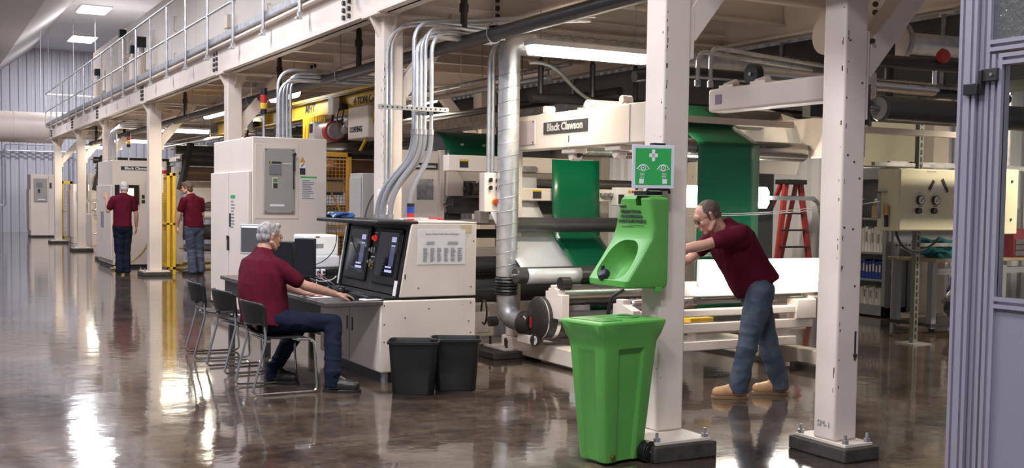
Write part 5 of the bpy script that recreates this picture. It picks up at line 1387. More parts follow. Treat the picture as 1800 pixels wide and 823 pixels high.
MB().cyl((7.60, 7.0, 2.99), (7.63, 7.0, 2.99), .19, n=36).build('flange', galv_flat, t)
MB().tube([(7.64, 7.0 + .125 * math.cos(a), 2.99 + .125 * math.sin(a)) for a in [2 * PI * i / 24 for i in range(25)]], .006, 6).build('flange_ring', bright_steel, t)
for i in range(10):
    a = 2 * PI * i / 10; MB().cyl((7.63, 7.0 + .155 * math.cos(a), 2.99 + .155 * math.sin(a)), (7.65, 7.0 + .155 * math.cos(a), 2.99 + .155 * math.sin(a)), .011, n=6).build('flange_bolt', dark_metal, t)
MB().cyl((7.63, 7.0, 2.99), (9.6, 7.0, 3.04), .095, n=30).build('duct_neck', galv, t)
run([(8.0, 6.3, 3.3), (10.5, 6.3, 3.3)], .03, white, 'service_pipe', 'white pipe above the red cap near the glazed door')
MB().tube([(7.55, 5.9, 2.2 + i * .0) for i in (0, 1)] + [(7.9, 5.9, 2.2)], .01, 6)
run([(7.0, 6.5, 2.3), (7.0, 6.5, 3.25)], .04, black_paint, 'riser_pipe', 'black vertical riser pipe behind the red cap')
MB().box(7.2, 11.0, 7.6, 7.7, 2.36, 2.50).build('strut', dark_metal, label='dark steel strut crossing behind the rubber roller', cat='strut')
g = MB()
for i in range(40): g.beam((8.0 + i * .055, 7.9, 2.68), (8.05 + i * .055, 7.9, 2.80), .02, .05)
g.build('belt_tray', galv_flat, label='ribbed steel tray behind the rubber roller under the black shaft', cat='tray')
MB().box(5.9, 9.9, 8.2, 8.32, 2.30, 2.36).build('light_rail', cream_clean, label='pale rail crossing above the rubber roller', cat='rail')

# wall post, struts
t = thing('steel_column', 'cream steel column by the right wall behind the gauge stand', 'column', (12.3, 10.6, 0))
MB().box(12.14, 12.44, 10.45, 10.75, .09, 5).build('shaft', cream, t, bevel=.015)
MB().box(11.95, 12.65, 10.35, 10.85, 0, .09).build('pedestal', cream_dirty, t)
# slotted strut stand with gauge box
t = thing('gauge_box', 'cream control box with two round gauges on a slotted steel stand', 'control box', (9.85, 8.5, 0))
MB().box(9.30, 10.30, 8.45, 8.75, 1.29, 1.965).build('box', mat('box_ivory', (.66, .62, .46), .45, var=.04), t, bevel=.012)
MB().box(9.305, 10.22, 8.435, 8.45, 1.30, 1.955).build('door', mat('box_ivory', (.6, .6, .5)), t, bevel=.008)
def slotted(g, a, b, w=.05):
    g.beam(a, b, w, w); return g
for zz in (0,):
    MB().box(9.95, 10.02, 8.77, 8.83, .01, 2.95).build('stand_post', mat('strut_green_grey', (.19, .20, .18), .45, metal=.5), t)
    g = MB()
    for i in range(36): g.box(9.975, 9.995, 8.765, 8.77, .06 + i * .08, .11 + i * .08)
    g.build('post_slot', dark_metal, t)
MB().box(9.85, 10.12, 8.67, 8.95, 0, .012).build('foot_plate', galv_flat, t)
MB().box(9.3, 12.4, 8.80, 8.85, 2.0, 2.04).build('cross_strut', galv_flat, t)
MB().box(9.97, 10.9, 8.83, 8.87, 1.10, 1.14).build('cross_strut', galv_flat, t)
for x, m_ in ((9.60, 0), (9.84, 0)):
    MB().cyl((x, 8.435, 1.625), (x, 8.405, 1.625), .052, n=28).build('gauge_case', dark_metal, t)
    MB().cyl((x, 8.405, 1.625), (x, 8.403, 1.625), .042, n=28).build('gauge_face', paper, t)
    MB().beam((x - .02, 8.400, 1.605), (x + .02, 8.400, 1.65), .005, .005).build('needle', ink, t)
    MB().box(x - .03, x + .03, 8.432, 8.434, 1.695, 1.71).build('gauge_label', galv_flat, t)
    MB().cyl((x - .03, 8.435, 1.51), (x - .03, 8.395, 1.51), .034, n=20).build('regulator_knob', black, t)
    MB().box(x - .02, x + .04, 8.432, 8.434, 1.555, 1.565).build('knob_label', dark_metal, t)
MB().beam((9.74, 8.43, 1.74), (9.81, 8.43, 1.84), .004, .035, up=(0, 0, 1)).build('black_tape', ink, t)
MB().beam((10.03, 8.43, 1.72), (9.94, 8.43, 1.86), .004, .035, up=(0, 0, 1)).build('black_tape', ink, t)
MB().prism([(9.75, 1.71), (9.97, 1.705), (9.90, 1.76), (9.79, 1.755)], 8.432, 8.434, 'y').build('paper_label', paper, t)
for z in (1.86, 1.42): MB().cyl((10.17, 8.435, z), (10.17, 8.425, z), .016, n=12).build('door_screw', dark_metal, t)
MB().box(9.70, 9.84, 8.433, 8.435, 1.932, 1.945).build('maker_label', galv_flat, t)
MB().box(9.18, 9.30, 8.6, 8.64, 1.70, 1.715).box(9.18, 9.20, 8.6, 8.64, 1.42, 1.71).build('side_bracket', galv_flat, t)
MB().cyl((9.26, 8.58, 1.46), (9.26, 8.58, 1.56), .03).build('brass_valve', mat('valve_brass', (.45, .28, .10), .4, metal=.7), t)
MB().cyl((9.26, 8.58, 1.33), (9.26, 8.58, 1.46), .022).build('filter_bowl', black, t)
MB().tube(bez((9.38, 8.55, 1.30), (9.40, 8.5, 1.0), (9.9, 8.6, 1.02), (10.2, 8.7, 1.18)), .014, 8).build('black_hose', black, t)
t = thing('control_box', 'second ivory control box seen through the door glass', 'control box', (11.1, 8.6, 1.25))
MB().box(10.75, 11.30, 8.5, 8.75, 1.25, 2.0).build('box', mat('box_ivory', (.6, .6, .5)), t, bevel=.012)
for z in (1.86, 1.42): MB().cyl((11.18, 8.5, z), (11.18, 8.49, z), .016, n=12).build('door_screw', dark_metal, t)
MB().box(10.76, 10.81, 8.49, 8.5, 1.28, 1.43).build('black_label', dark_metal, t)
MB().box(9.6, 12.6, 8.86, 8.9, 2.02, 2.06).build('cross_strut', galv_flat, t)
t = thing('ivory_cabinet', 'tall ivory panel cabinet high behind the gauge box near the door', 'cabinet', (11.3, 10.5, 1.9))
MB().box(10.95, 11.95, 10.6, 10.9, 2.08, 3.0).build('box', mat('box_ivory', (.6, .6, .5)), t, bevel=.012)
MB().box(11.05, 11.10, 10.58, 10.6, 2.6, 2.68).build('latch', dark_metal, t)
for x in (11.0, 11.9): MB().box(x - .02, x + .02, 10.84, 10.88, 0, 2.08).build('stand_leg', galv_flat, t)
for i, (x, y) in enumerate(((11.2, 8.9), (11.42, 8.9), (11.6, 8.9))):
    MB().cyl((x, y, 1.9), (x, y, 2.9), .04, n=12).build('conduit', galv_flat, label='grey conduit above the second control box', cat='conduit', group='conduits seen through the door glass')

# bookcase
t = thing('bookcase', 'grey steel bookcase of binders and papers behind the speckled column', 'bookcase', (12.1, 11.5, 0))
X0, X1, Ya, Yb, T = 11.90, 12.32, 11.0, 12.2, 2.09
g = MB().box(X0, X1, Ya, Ya + .03, .02, T).box(X0, X1, Yb - .03, Yb, .02, T).box(X1 - .02, X1, Ya, Yb, .02, T).box(X0, X1, Ya, Yb, T - .03, T).box(X0, X1, Ya, Yb, .02, .14)
g.build('carcass', steelgrey, t, bevel=.003)
MB().box(X0 - .012, X0, Ya, Ya + .06, .02, T).box(X0 - .012, X0, Yb - .06, Yb, .02, T).box(X0 - .012, X0, Ya, Yb, T - .16, T).box(X0 - .012, X0, Ya, Yb, .02, .16).build('face_frame', steelgrey, t, bevel=.002)
SH = [.46, .90, 1.40, 1.0]
for z in (.50, .88, 1.36): MB().box(X0, X1 - .02, Ya + .03, Yb - .03, z, z + .025).build('shelf', steelgrey, t)
MB().box(X0 - .013, X0 - .010, Ya + .01, Ya + .05, 1.82, 1.90).build('label_plate', blue, t)
def binders(z, h, m1, n, w, lab, grp, start=.07):
    y = Ya + start
    for i in range(n):
        hh = h * (1 - .05 * ((i * 7) % 3)); mm = m1[i % len(m1)]
        b = thing('ring_binder', lab, 'binder', (X0 + .15, y + w / 2, z), grp)
        MB().box(X0 + .05, X0 + .28, y, y + w - .006, z, z + hh).build('cover', mm, b, bevel=.003)
        MB().box(X0 + .047, X0 + .05, y + .012, y + w - .018, z + hh * .4, z + hh * .8).build('spine_label', paper if m1[0] is blue or i % 2 else inkgrey, b)
        y += w
binders(.525, .27, [blue], 8, .06, 'dark blue ring binder on the third shelf of the grey bookcase', 'blue binders in the bookcase')
for c_ in bpy.data.objects:
    pass
binders(.905, .36, [white, paper, white], 9, .055, 'white ring binder on the second shelf of the grey bookcase', 'white binders on the second shelf')
binders(.16, .26, [white, paper], 9, .055, 'white ring binder on the bottom shelf of the grey bookcase', 'white binders on the bottom shelf')
MB().box(X0 + .05, X0 + .3, Ya + .07, Ya + .34, 1.385, 1.56).build('cardboard_box', cardboard, label='brown cardboard box on the top shelf of the grey bookcase', cat='box', bevel=.004)
g = MB()
for i in range(6): g.cbox((X0 + .17, Ya + .2, 1.585 + i * .016), (.22, .26, .008), Matrix.Rotation(.12 * math.sin(i), 3, 'X') @ Matrix.Rotation(.2 * i, 3, 'Z'))
g.build('paper_stack', white, label='loose stack of papers on the cardboard box in the bookcase', cat='papers')
t = thing('wall_cable_coil', 'dark cable ring on top of the grey bookcase', 'cable', (12.05, 11.1, 2.09))
MB().tube([(12.0, 11.1 + .10 * math.cos(a), 2.19 + .10 * math.sin(a)) for a in [2 * PI * i / 24 for i in range(25)]], .012, 6).build('ring', dark_metal, t)
MB().box(12.34, 12.9, 11.02, 12.0, .0, 2.05).build('steel_locker', steelgrey, label='plain grey steel locker right of the bookcase', cat='locker', bevel=.006)
# grey tall cabinet + ladder
MB().box(10.6, 11.62, 13.0, 13.6, .0, 2.2).build('steel_locker', mat('dark_locker', (.13, .14, .16), .5), label='tall dark grey locker behind the green film', cat='locker', bevel=.01)
t = thing('step_ladder', 'red fibreglass step ladder leaning by the ribbed wall behind the work lamp', 'ladder', (12.9, 14.0, 0))
for s, (xa, xb2) in enumerate(((12.45, 12.86), (13.35, 13.18))):
    MB().beam((xa, 13.9, 0), (xb2, 14.1, 1.92), .10, .05, up=(0, 1, 0)).build('front_rail', ladder_red, t, bevel=.004)
    MB().beam((xa + .02, 14.9, 0), (xb2, 14.2, 1.92), .08, .04, up=(0, 1, 0)).build('rear_rail', ladder_red, t, bevel=.004)
for i in range(6):
    z = .28 + i * .28; f = z / 1.92; xa = 12.45 + (12.86 - 12.45) * f; xb2 = 13.35 + (13.18 - 13.35) * f
    MB().box(xa, xb2, 13.86 + .2 * f, 13.96 + .2 * f, z, z + .03).build('step', dark_metal, t)
MB().box(12.80, 13.24, 14.0, 14.3, 1.90, 1.98).build('top_cap', black, t, bevel=.01)
MB().tube(bez((7.9, 8.3, 1.62), (8.25, 8.4, 1.60), (8.2, 8.5, 1.2), (8.25, 8.5, .3)), .022, 10).build('grey_conduit', galv_flat, label='grey bent conduit dropping from the strut in front of the red ladder', cat='conduit')

# workbench with toolbox etc
t = thing('workbench', 'wooden topped workbench behind the gauge box stand', 'workbench', (11.6, 9.6, 0))
MB().box(10.95, 13.4, 9.35, 10.1, .88, .92).build('bench_top', mat('bench_wood', (.42, .33, .22), .5, var=.3, scale=5, stretch=(.3, 4, 1)), t, bevel=.005)
for x, y in ((11.02, 9.45), (11.02, 10.0), (12.3, 9.45), (13.3, 9.45)): MB().box(x - .04, x + .04, y - .04, y + .04, .06, .88).build('leg', steelgrey, t)
MB().box(11.02, 13.3, 9.44, 9.5, .72, .80).build('rail', steelgrey, t)
MB().box(11.0, 13.4, 10.05, 10.1, .92, 1.55).build('back_panel', steelgrey, t)
MB().box(10.96, 13.35, 9.4, 10.05, .08, .12).build('bottom_shelf', dark_metal, t)
for x in (11.05, 12.3, 13.3): MB().cyl((x - .02, 9.45, .045), (x + .02, 9.45, .045), .045, n=16).build('caster', black, t)
g = MB()
for i in range(40): g.box(11.03 + i * .058, 11.06 + i * .058, 10.045, 10.05, 1.05, 1.07)
g.build('panel_slot', dark_metal, t)
def lumpy(c, r, amp, m_, nm, lab, cat, seed=0, sq=1):
    g = MB().ell((0, 0, 0), r, n=32, m=20); 
    for i, v in enumerate(g.v):
        q = noise.noise(v * 9 / max(r) * .25 + Vector((seed, 0, 0))); q2 = noise.noise(v * 26 / max(r) * .25 + Vector((0, seed, 0)))
        v *= 1 + amp * q + amp * .6 * q2
        v += Vector(c); v.z = max(v.z, c[2] - r[2] * .85); g.v[i] = v
    return g.build(nm, m_, label=lab, cat=cat, angle=80)
lumpy((11.38, 9.65, 1.02), (.32, .22, .13), .7, teal, 'teal_coat', 'crumpled teal cloth heaped on the workbench', 'cloth', 3)
lumpy((11.75, 9.55, .42), (.22, .22, .32), .5, bag_mat, 'plastic_bag', 'clear plastic bag of rubbish under the workbench', 'bag', 8)
t = thing('tool_box', 'dark red tool chest on the workbench seen through the door glass', 'tool box', (12.9, 9.6, .92))
MB().box(12.45, 13.3, 9.4, 9.9, .92, 1.28).build('case', mat('chest_red', (.20, .03, .05), .4), t, bevel=.01)
for i in range(3): MB().box(12.47, 13.28, 9.385, 9.4, .94 + i * .075, 1.005 + i * .075).build('drawer', mat('chest_grey', (.14, .13, .14), .35, metal=.4), t, bevel=.004)
MB().box(12.8, 12.95, 9.38, 9.39, 1.22, 1.25).build('badge', bright_steel, t)
MB().tube(bez((11.95, 9.6, .95), (11.98, 9.6, 1.15), (12.1, 9.6, 1.0), (12.2, 9.6, 1.02)), .04, 8).build('yellow_drill', yellow, label='yellow hand tool on the bench left of the red tool chest', cat='tool')

# ================================================================ GLAZED ALUMINIUM ENCLOSURE DOOR
t = thing('enclosure_frame', 'grooved aluminium post and head rail framing the glazed door at far right', 'frame', (3.42, 2.5, 0))
def extr(g, x0, x1, y0, y1, z0, z1, axis='z', grooves=2):
    # an extrusion with grooves on the faces that are seen
    g.box(x0, x1, y0, y1, z0, z1); return g
def grooved_post(par, x0, y0, y1, z0, z1, n, nm, m_=alu):
    # face plane x0, running in y from y0 to y1; vertical grooves cut by profile
    w = (y1 - y0) / n; poly = []
    xs = []
    for i in range(n):
        a = y0 + i * w
        poly += [(x0, a), (x0, a + w * .36), (x0 + .012, a + w * .36), (x0 + .012, a + w * .64), (x0, a + w * .64), (x0, a + w)]
    poly += [(x0 + .045, y1), (x0 + .045, y0)]
    MB().prism(poly, z0, z1, 'z').build(nm, m_, par, smooth=False)
t_frame = t
grooved_post(t, 3.36, 2.72, 2.795, 0, 3.4, 2, 'corner_post')
grooved_post(t, 3.375, 2.675, 2.715, 0, 3.4, 1, 'door_jamb')
# head rail
def grooved_rail(par, x0, y0, y1, z0, z1, nm, n=1):
    h = (z1 - z0) / n; poly = []
    for i in range(n):
        a = z0 + i * h
        poly += [(x0, a), (x0, a + h * .36), (x0 + .012, a + h * .36), (x0 + .012, a + h * .64), (x0, a + h * .64), (x0, a + h)]
    poly += [(x0 + .04, z1), (x0 + .04, z0)]
    # prism in x-z along y
    MB().prism([(p[0], p[1]) for p in poly], y0, y1, 'y').build(nm, alu, par, smooth=False)
grooved_rail(t, 3.375, 1.2, 2.675, 2.105, 2.145, 'head_rail')
MB().box(3.39, 3.395, 1.2, 2.675, 2.145, 3.4).build('upper_glass', glass_dirty, t, smooth=False)
d = thing('enclosure_door', 'glazed aluminium door with black hinge and grey lower panel at far right', 'door', (3.42, 2.0, 0))
grooved_post(d, 3.378, 2.625, 2.668, .02, 2.095, 1, 'door_stile')
grooved_rail(d, 3.378, 1.2, 2.625, 2.055, 2.095, 'top_rail')
grooved_rail(d, 3.378, 1.2, 2.625, 1.195, 1.235, 'middle_rail')
MB().box(3.393, 3.398, 1.2, 2.625, 1.235, 2.055).build('door_glass', glass, d, smooth=False)
MB().box(3.39, 3.40, 1.2, 2.625, .06, 1.195).build('lower_panel', lavender, d)
grooved_rail(d, 3.378, 1.2, 2.625, .02, .06, 'bottom_rail')
grooved_post(d, 3.378, 1.157, 1.2, .02, 2.095, 1, 'door_stile')
grooved_post(t_frame, 3.375, 1.08, 1.15, 0, 3.4, 2, 'far_post')
MB().box(3.362, 3.378, 2.635, 2.70, 2.00, 2.045).build('hinge_leaf', dark_metal, d, bevel=.002)
MB().box(3.345, 3.36, 2.70, 2.76, 1.955, 1.995).box(3.352, 3.37, 2.69, 2.705, 1.955, 2.04).build('hinge_knuckle', black, d, bevel=.002)
MB().cyl((3.362, 2.655, 2.022), (3.356, 2.655, 2.022), .006, n=10).build('hinge_screw', bright_steel, d)

t = thing('air_plenum', 'dark grey metal air plenum running high along the bay behind the machines', 'duct', (10.0, 20, 2.75))
MB().box(9.3, 10.3, 5.5, 40, 2.78, 3.5).build('casing', mat('plenum_grey', (.12, .12, .115), .5, var=.3, scale=2, metal=.3), t, bevel=.02)
for i in range(14): MB().box(9.28, 10.32, 5.5 + i * 2.4, 5.55 + i * 2.4, 2.76, 3.52).build('flange', galv_flat, t)
for y in (6.5, 14, 22, 30): MB().cyl((9.8, y, 3.5), (9.8, y, 7.6), .02, n=8).build('hanger_rod', galv_flat, t)

t = thing('switch_box', 'small white switch box with coloured stickers just left of the eyewash sign', 'switch box', (6.7, 9.88, 1.52))
MB().box(6.60, 6.84, 9.82, 9.92, 1.52, 1.715).build('box', white, t, bevel=.006)
MB().box(6.62, 6.69, 9.815, 9.82, 1.54, 1.64).build('black_label', ink, t)
MB().cyl((6.76, 9.82, 1.67), (6.76, 9.815, 1.67), .018, n=14).build('orange_sticker', orange, t)
MB().cyl((6.80, 9.82, 1.67), (6.80, 9.815, 1.67), .014, n=14).build('red_sticker', red, t)
MB().box(6.45, 6.60, 9.88, 9.92, 1.62, 1.65).cyl((6.49, 9.88, 1.635), (6.49, 9.86, 1.635), .02, n=12).cyl((6.55, 9.88, 1.635), (6.55, 9.86, 1.635), .02, n=12).build('bracket', galv_flat, t)
def chips(t, x, y, z0, z1, n, seed):
    r = random.Random(seed); g = MB()
    for i in range(n):
        z = r.uniform(z0, z1); h = r.uniform(.006, .035); w = r.uniform(.003, .008)
        if r.random() < .5: g.box(x - .0008, x + .001, y + .014 + r.random() * .01, y + .014 + w + r.random() * .01, z, z + h)
        else:
            a = r.uniform(.012, .02); g.box(x + a, x + a + w, y - .0008, y + .001, z, z + h)
    g.build('paint_chips', mat('chip_brown', (.10, .06, .05), .7), t)
chips(COLT['A'], 4.09, 5.59, 1.75, 3.1, 30, 3)
chips(COLT['A'], 4.09, 5.59, .3, 1.2, 8, 4)
chips(COLT['B'], 4.9575, 4.9475, .4, 3.0, 34, 5)
chips(COLT['C'], 4.09, 10.23, 1.5, 2.9, 22, 6)

# ================================================================ PEOPLE
def V(*a): return Vector(a)
class Blob(MB):
    # union of rounded cones, ellipsoids and lofts, voxel-remeshed to one skin
    def cone(s, a, b, ra, rb, n=18):
        a = Vector(a); b = Vector(b); d = (b - a); L = d.length
        if L < 1e-6: return s.ell(a, ra)
        d.normalize(); x = d.orthogonal().normalized(); y = d.cross(x); rings = []
        k = 5
        for i in range(1, k + 1):
            t = PI / 2 * (1 - i / k); rings.append((a - d * ra * math.sin(t), ra * math.cos(t)))
        for i in range(0, k):
            t = PI / 2 * i / k; rings.append((b + d * rb * math.sin(t), rb * math.cos(t)))
        vs = []
        for c, r in rings:
            for j in range(n):
                q = 2 * PI * j / n; vs.append(c + (x * math.cos(q) + y * math.sin(q)) * max(r, 1e-4))
        fs = []
        m = len(rings)
        for i in range(m - 1):
            for j in range(n): fs.append((i * n + j, i * n + (j + 1) % n, (i + 1) * n + (j + 1) % n, (i + 1) * n + j))
        # end caps with pole points
        vs.append(a - d * ra); vs.append(b + d * rb); A = len(vs) - 2
        for j in range(n):
            fs.append((A, (j + 1) % n, j)); fs.append((A + 1, (m - 1) * n + j, (m - 1) * n + (j + 1) % n))
        return s.add(vs, fs)
    def limb(s, pts, radii):
        for i in range(len(pts) - 1): s.cone(pts[i], pts[i + 1], radii[i], radii[i + 1])
        return s
    def loft(s, rings, n=28):
        # rings: (centre, side_vec*rx, front_vec*ry)
        vs = []; fs = []
        for c, u, v in rings:
            for j in range(n):
                q = 2 * PI * j / n
                cq, sq = math.cos(q), math.sin(q)
                cq = math.copysign(abs(cq) ** .85, cq); sq = math.copysign(abs(sq) ** .85, sq)
                vs.append(Vector(c) + Vector(u) * cq + Vector(v) * sq)
        m = len(rings)
        for i in range(m - 1):
            for j in range(n): fs.append((i * n + j, i * n + (j + 1) % n, (i + 1) * n + (j + 1) % n, (i + 1) * n + j))
        fs.append(tuple(range(n - 1, -1, -1))); fs.append(tuple(range((m - 1) * n, m * n)))
        return s.add(vs, fs)
    def finish(s, name, m_, parent, voxel=.007, smooth=6, wrinkle=0, wdir=None, label=None, fine=0, seed=0, cut=None):
        me = bpy.data.meshes.new(name); me.from_pydata(s.v, [], s.f)
        bm = bmesh.new(); bm.from_mesh(me); bmesh.ops.recalc_face_normals(bm, faces=bm.faces); bm.to_mesh(me); bm.free()
        o = bpy.data.objects.new(name, me); COL.objects.link(o)
        md = o.modifiers.new('r', 'REMESH'); md.mode = 'VOXEL'; md.voxel_size = voxel
        if smooth: sm = o.modifiers.new('s', 'SMOOTH'); sm.factor = .5; sm.iterations = smooth
        dg = bpy.context.evaluated_depsgraph_get(); dg.update()
        me2 = bpy.data.meshes.new_from_object(o.evaluated_get(dg)); bpy.data.objects.remove(o)
        off = rootloc(parent)
        if wrinkle:
            N = len(me2.vertices); nr = [v.normal.copy() for v in me2.vertices]
            for v, nn in zip(me2.vertices, nr):
                p = v.co
                if wdir: q = wdir @ p
                else: q = p
                a = noise.noise(q * 7 + Vector((seed, 0, 0))); b = noise.noise(q * 16 + Vector((0, seed, 3)))
                r = 1 - abs(noise.noise(q * 5.5 + Vector((seed, 5, 1)))) * 2.2
                v.co = p + nn * wrinkle * (a * .9 + b * .35 + max(0, r) ** 3 * .55)
        for v in me2.vertices: v.co -= off
        me2.materials.clear(); me2.materials.append(m_)
        me2.polygons.foreach_set('use_smooth', [True] * len(me2.polygons))
        me2.name = name
        o = bpy.data.objects.new(name, me2); COL.objects.link(o); o.parent = parent
        if label: o['label'] = label
        return o

def hand(B, wrist, d, pn, side, curl=.35, sc=1.0, thumb_out=.8, spread=1.0):
    """wrist point, d: direction to the fingers, pn: direction the palm faces, side: +1 thumb on d x pn side"""
    d = Vector(d).normalized(); pn = Vector(pn); pn = (pn - d * pn.dot(d)).normalized(); t = d.cross(pn).normalized() * side  # towards thumb
    W0 = Vector(wrist)
    k = [.034, .012, -.010, -.031]      # knuckle offsets toward the thumb
    Lf = [.070, .078, .072, .057]
    for i in range(4):
        kn = W0 + d * (.088 - .004 * abs(i - 1)) * sc + t * k[i] * sc
        B.cone(W0 + d * .012 * sc + t * k[i] * .55 * sc, kn, .0175 * sc, .0125 * sc)
        B.cone(W0 + d * .03 * sc + t * k[i] * .8 * sc - pn * .003, kn - pn * .002, .016 * sc, .011 * sc)
        dd = (d + t * (k[i] * 2.2 * spread)).normalized(); p = kn; ang = 0
        seg = (.45, .31, .24)
        for j in range(3):
            ang += curl * (0.55, .85, .6)[j] * (1 + .12 * i)
            v = dd * math.cos(ang) + pn * math.sin(ang)
            q = p + v * Lf[i] * sc * seg[j]
            B.cone(p, q, (.0098, .0090, .0082)[j] * sc * (1 if i < 3 else .88), (.0090, .0082, .0072)[j] * sc * (1 if i < 3 else .88), 12); p = q
    # thumb leaves the side of the palm near its base
    a = W0 + d * .022 * sc + t * .020 * sc + pn * .006 * sc
    b = a + (d * .62 + t * thumb_out + pn * .25).normalized() * .040 * sc
    c = b + (d * .85 + t * .45 * thumb_out + pn * .35).normalized() * .032 * sc
    e = c + (d * .95 + t * .15 + pn * .40).normalized() * .026 * sc
    B.cone(a, b, .0165 * sc, .012 * sc, 12); B.cone(b, c, .0115 * sc, .0105 * sc, 12); B.cone(c, e, .0105 * sc, .0085 * sc, 12)

def head(B, c, f, up, s=1.0, jaw=1.0):
    """adds head volumes, returns transform"""
    f = Vector(f).normalized(); up = Vector(up); up = (up - f * up.dot(f)).normalized(); r = f.cross(up)
    R = Matrix((r, f, up)).transposed(); c = Vector(c)
    P = lambda x, y, z: c + R @ (Vector((x, y, z)) * s)
    E = lambda x, y, z, a, b, d_: B.ell(P(x, y, z), (a * s, b * s, d_ * s), R, 20, 14)
    E(0, -.012, .032, .075, .096, .082); E(0, -.035, .0, .070, .075, .075)
    E(0, .030, -.020, .063, .062, .085); E(0, .030, -.062, .055 * jaw, .055, .045); E(0, .062, -.092, .030 * jaw, .026, .022)
    E(0, .072, .030, .052, .022, .035)                       # forehead
    B.cone(P(-.030, .083, .012), P(.030, .083, .012), .0105 * s, .0105 * s)     # brow
    B.cone(P(0, .086, .008), P(0, .110, -.026), .0075 * s, .0115 * s); B.cone(P(-.011, .096, -.031), P(.011, .096, -.031), .0085 * s, .0085 * s)
    for q in (-1, 1):
        E(q * .040, .066, -.022, .020, .018, .022)            # cheek
        B.cone(P(q * .071, -.002, -.028), P(q * .080, -.012, .022), .007 * s, .011 * s)
        B.cone(P(q * .079, -.020, .018), P(q * .077, -.014, -.020), .007 * s, .006 * s)   # ear helix
        B.cone(P(q * .048, .035, -.085), P(q * .062, -.010, -.050), .018 * s, .018 * s)   # jaw line
    B.cone(P(-.019, .091, -.056), P(.019, .091, -.056), .0065 * s, .0065 * s)
    B.cone(P(-.016, .089, -.068), P(.016, .089, -.068), .0075 * s, .0075 * s)
    B.cone(P(0, -.025, -.05), P(0, -.040, -.12), .055 * s, .056 * s)             # nape into the neck
    return P, R

def glasses(par, P, m_, nm='glasses', s=1):
    g = MB()
    for q in (-1, 1):
        ring = [P(q * .032 + .023 * math.cos(a), .104 - .012 * abs(q * .032 + .023 * math.cos(a)) / .05, .000 + .017 * math.sin(a)) for a in [2 * PI * i / 20 for i in range(21)]]
        g.tube(ring, .0016, 6)
        g.tube([P(q * .055, .092, .006), P(q * .074, .075, .008), P(q * .082, -.005, .012), P(q * .080, -.022, -.004)], .0020, 6)
    g.tube([P(-.010, .105, .004), P(0, .109, .007), P(.010, .105, .004)], .0018, 6)
    return g.build(nm, m_, par)

def shoe(par, ank, toe, m_, ms, heel_z=0.0, s=1.0, nm='boot', shaft=.09):
    ank = Vector(ank); d = Vector((toe[0] - ank[0], toe[1] - ank[1], 0)).normalized(); r = Vector((d.y, -d.x, 0)); z0 = heel_z
    B = Blob(); c = Vector((ank.x, ank.y, z0)); U = Vector((0, 0, 1)); Pp = lambda x, y, z: c + d * x * s + r * y * s + U * z * s
    B.cone(Pp(-.035, 0, .055), Pp(.02, 0, .06), .042 * s, .044 * s); B.cone(Pp(.0, 0, .065), Pp(.12, 0, .058), .052 * s, .046 * s)
    B.cone(Pp(.10, .004, .052), Pp(.17, .004, .050), .049 * s, .043 * s); B.cone(Pp(-.005, 0, .06), Pp(-.01, 0, .06 + shaft), .046 * s, .050 * s)
    B.cone(Pp(.075, 0, .085), Pp(.0, 0, .12), .034 * s, .044 * s)
    for i in range(len(B.v)):
        if B.v[i].z < z0 + .018: B.v[i].z = z0 + .018
    o = B.finish(nm, m_, par, .006, 3)
    outl = []
    for k in range(28):
        a = 2 * PI * k / 28; ca, sa = math.cos(a), math.sin(a); x = .07 + .152 * ca; w = (.052 if ca > 0 else .042) * (abs(sa) ** .8) * (1 if sa > 0 else -1); outl.append((x, w))
    g = MB(); vs = [Pp(x, w, 0) for x, w in outl] + [Pp(x * 1.0, w, .024) for x, w in outl]; n = len(outl)
    g.add(vs, [tuple(range(n - 1, -1, -1)), tuple(range(n, 2 * n))] + [(i, (i + 1) % n, n + (i + 1) % n, n + i) for i in range(n)])
    g.build('sole', ms, o, bevel=.003)
    g = MB()
    for i in range(4):
        x = .055 + i * .022; z = .112 - i * .013
        g.tube([Pp(x, -.022, z - .004), Pp(x, 0, z + .008), Pp(x + .012, .022, z - .006)], .0028, 5)
    g.build('laces', mat('lace', (.05, .035, .03), .8), o)
    return o

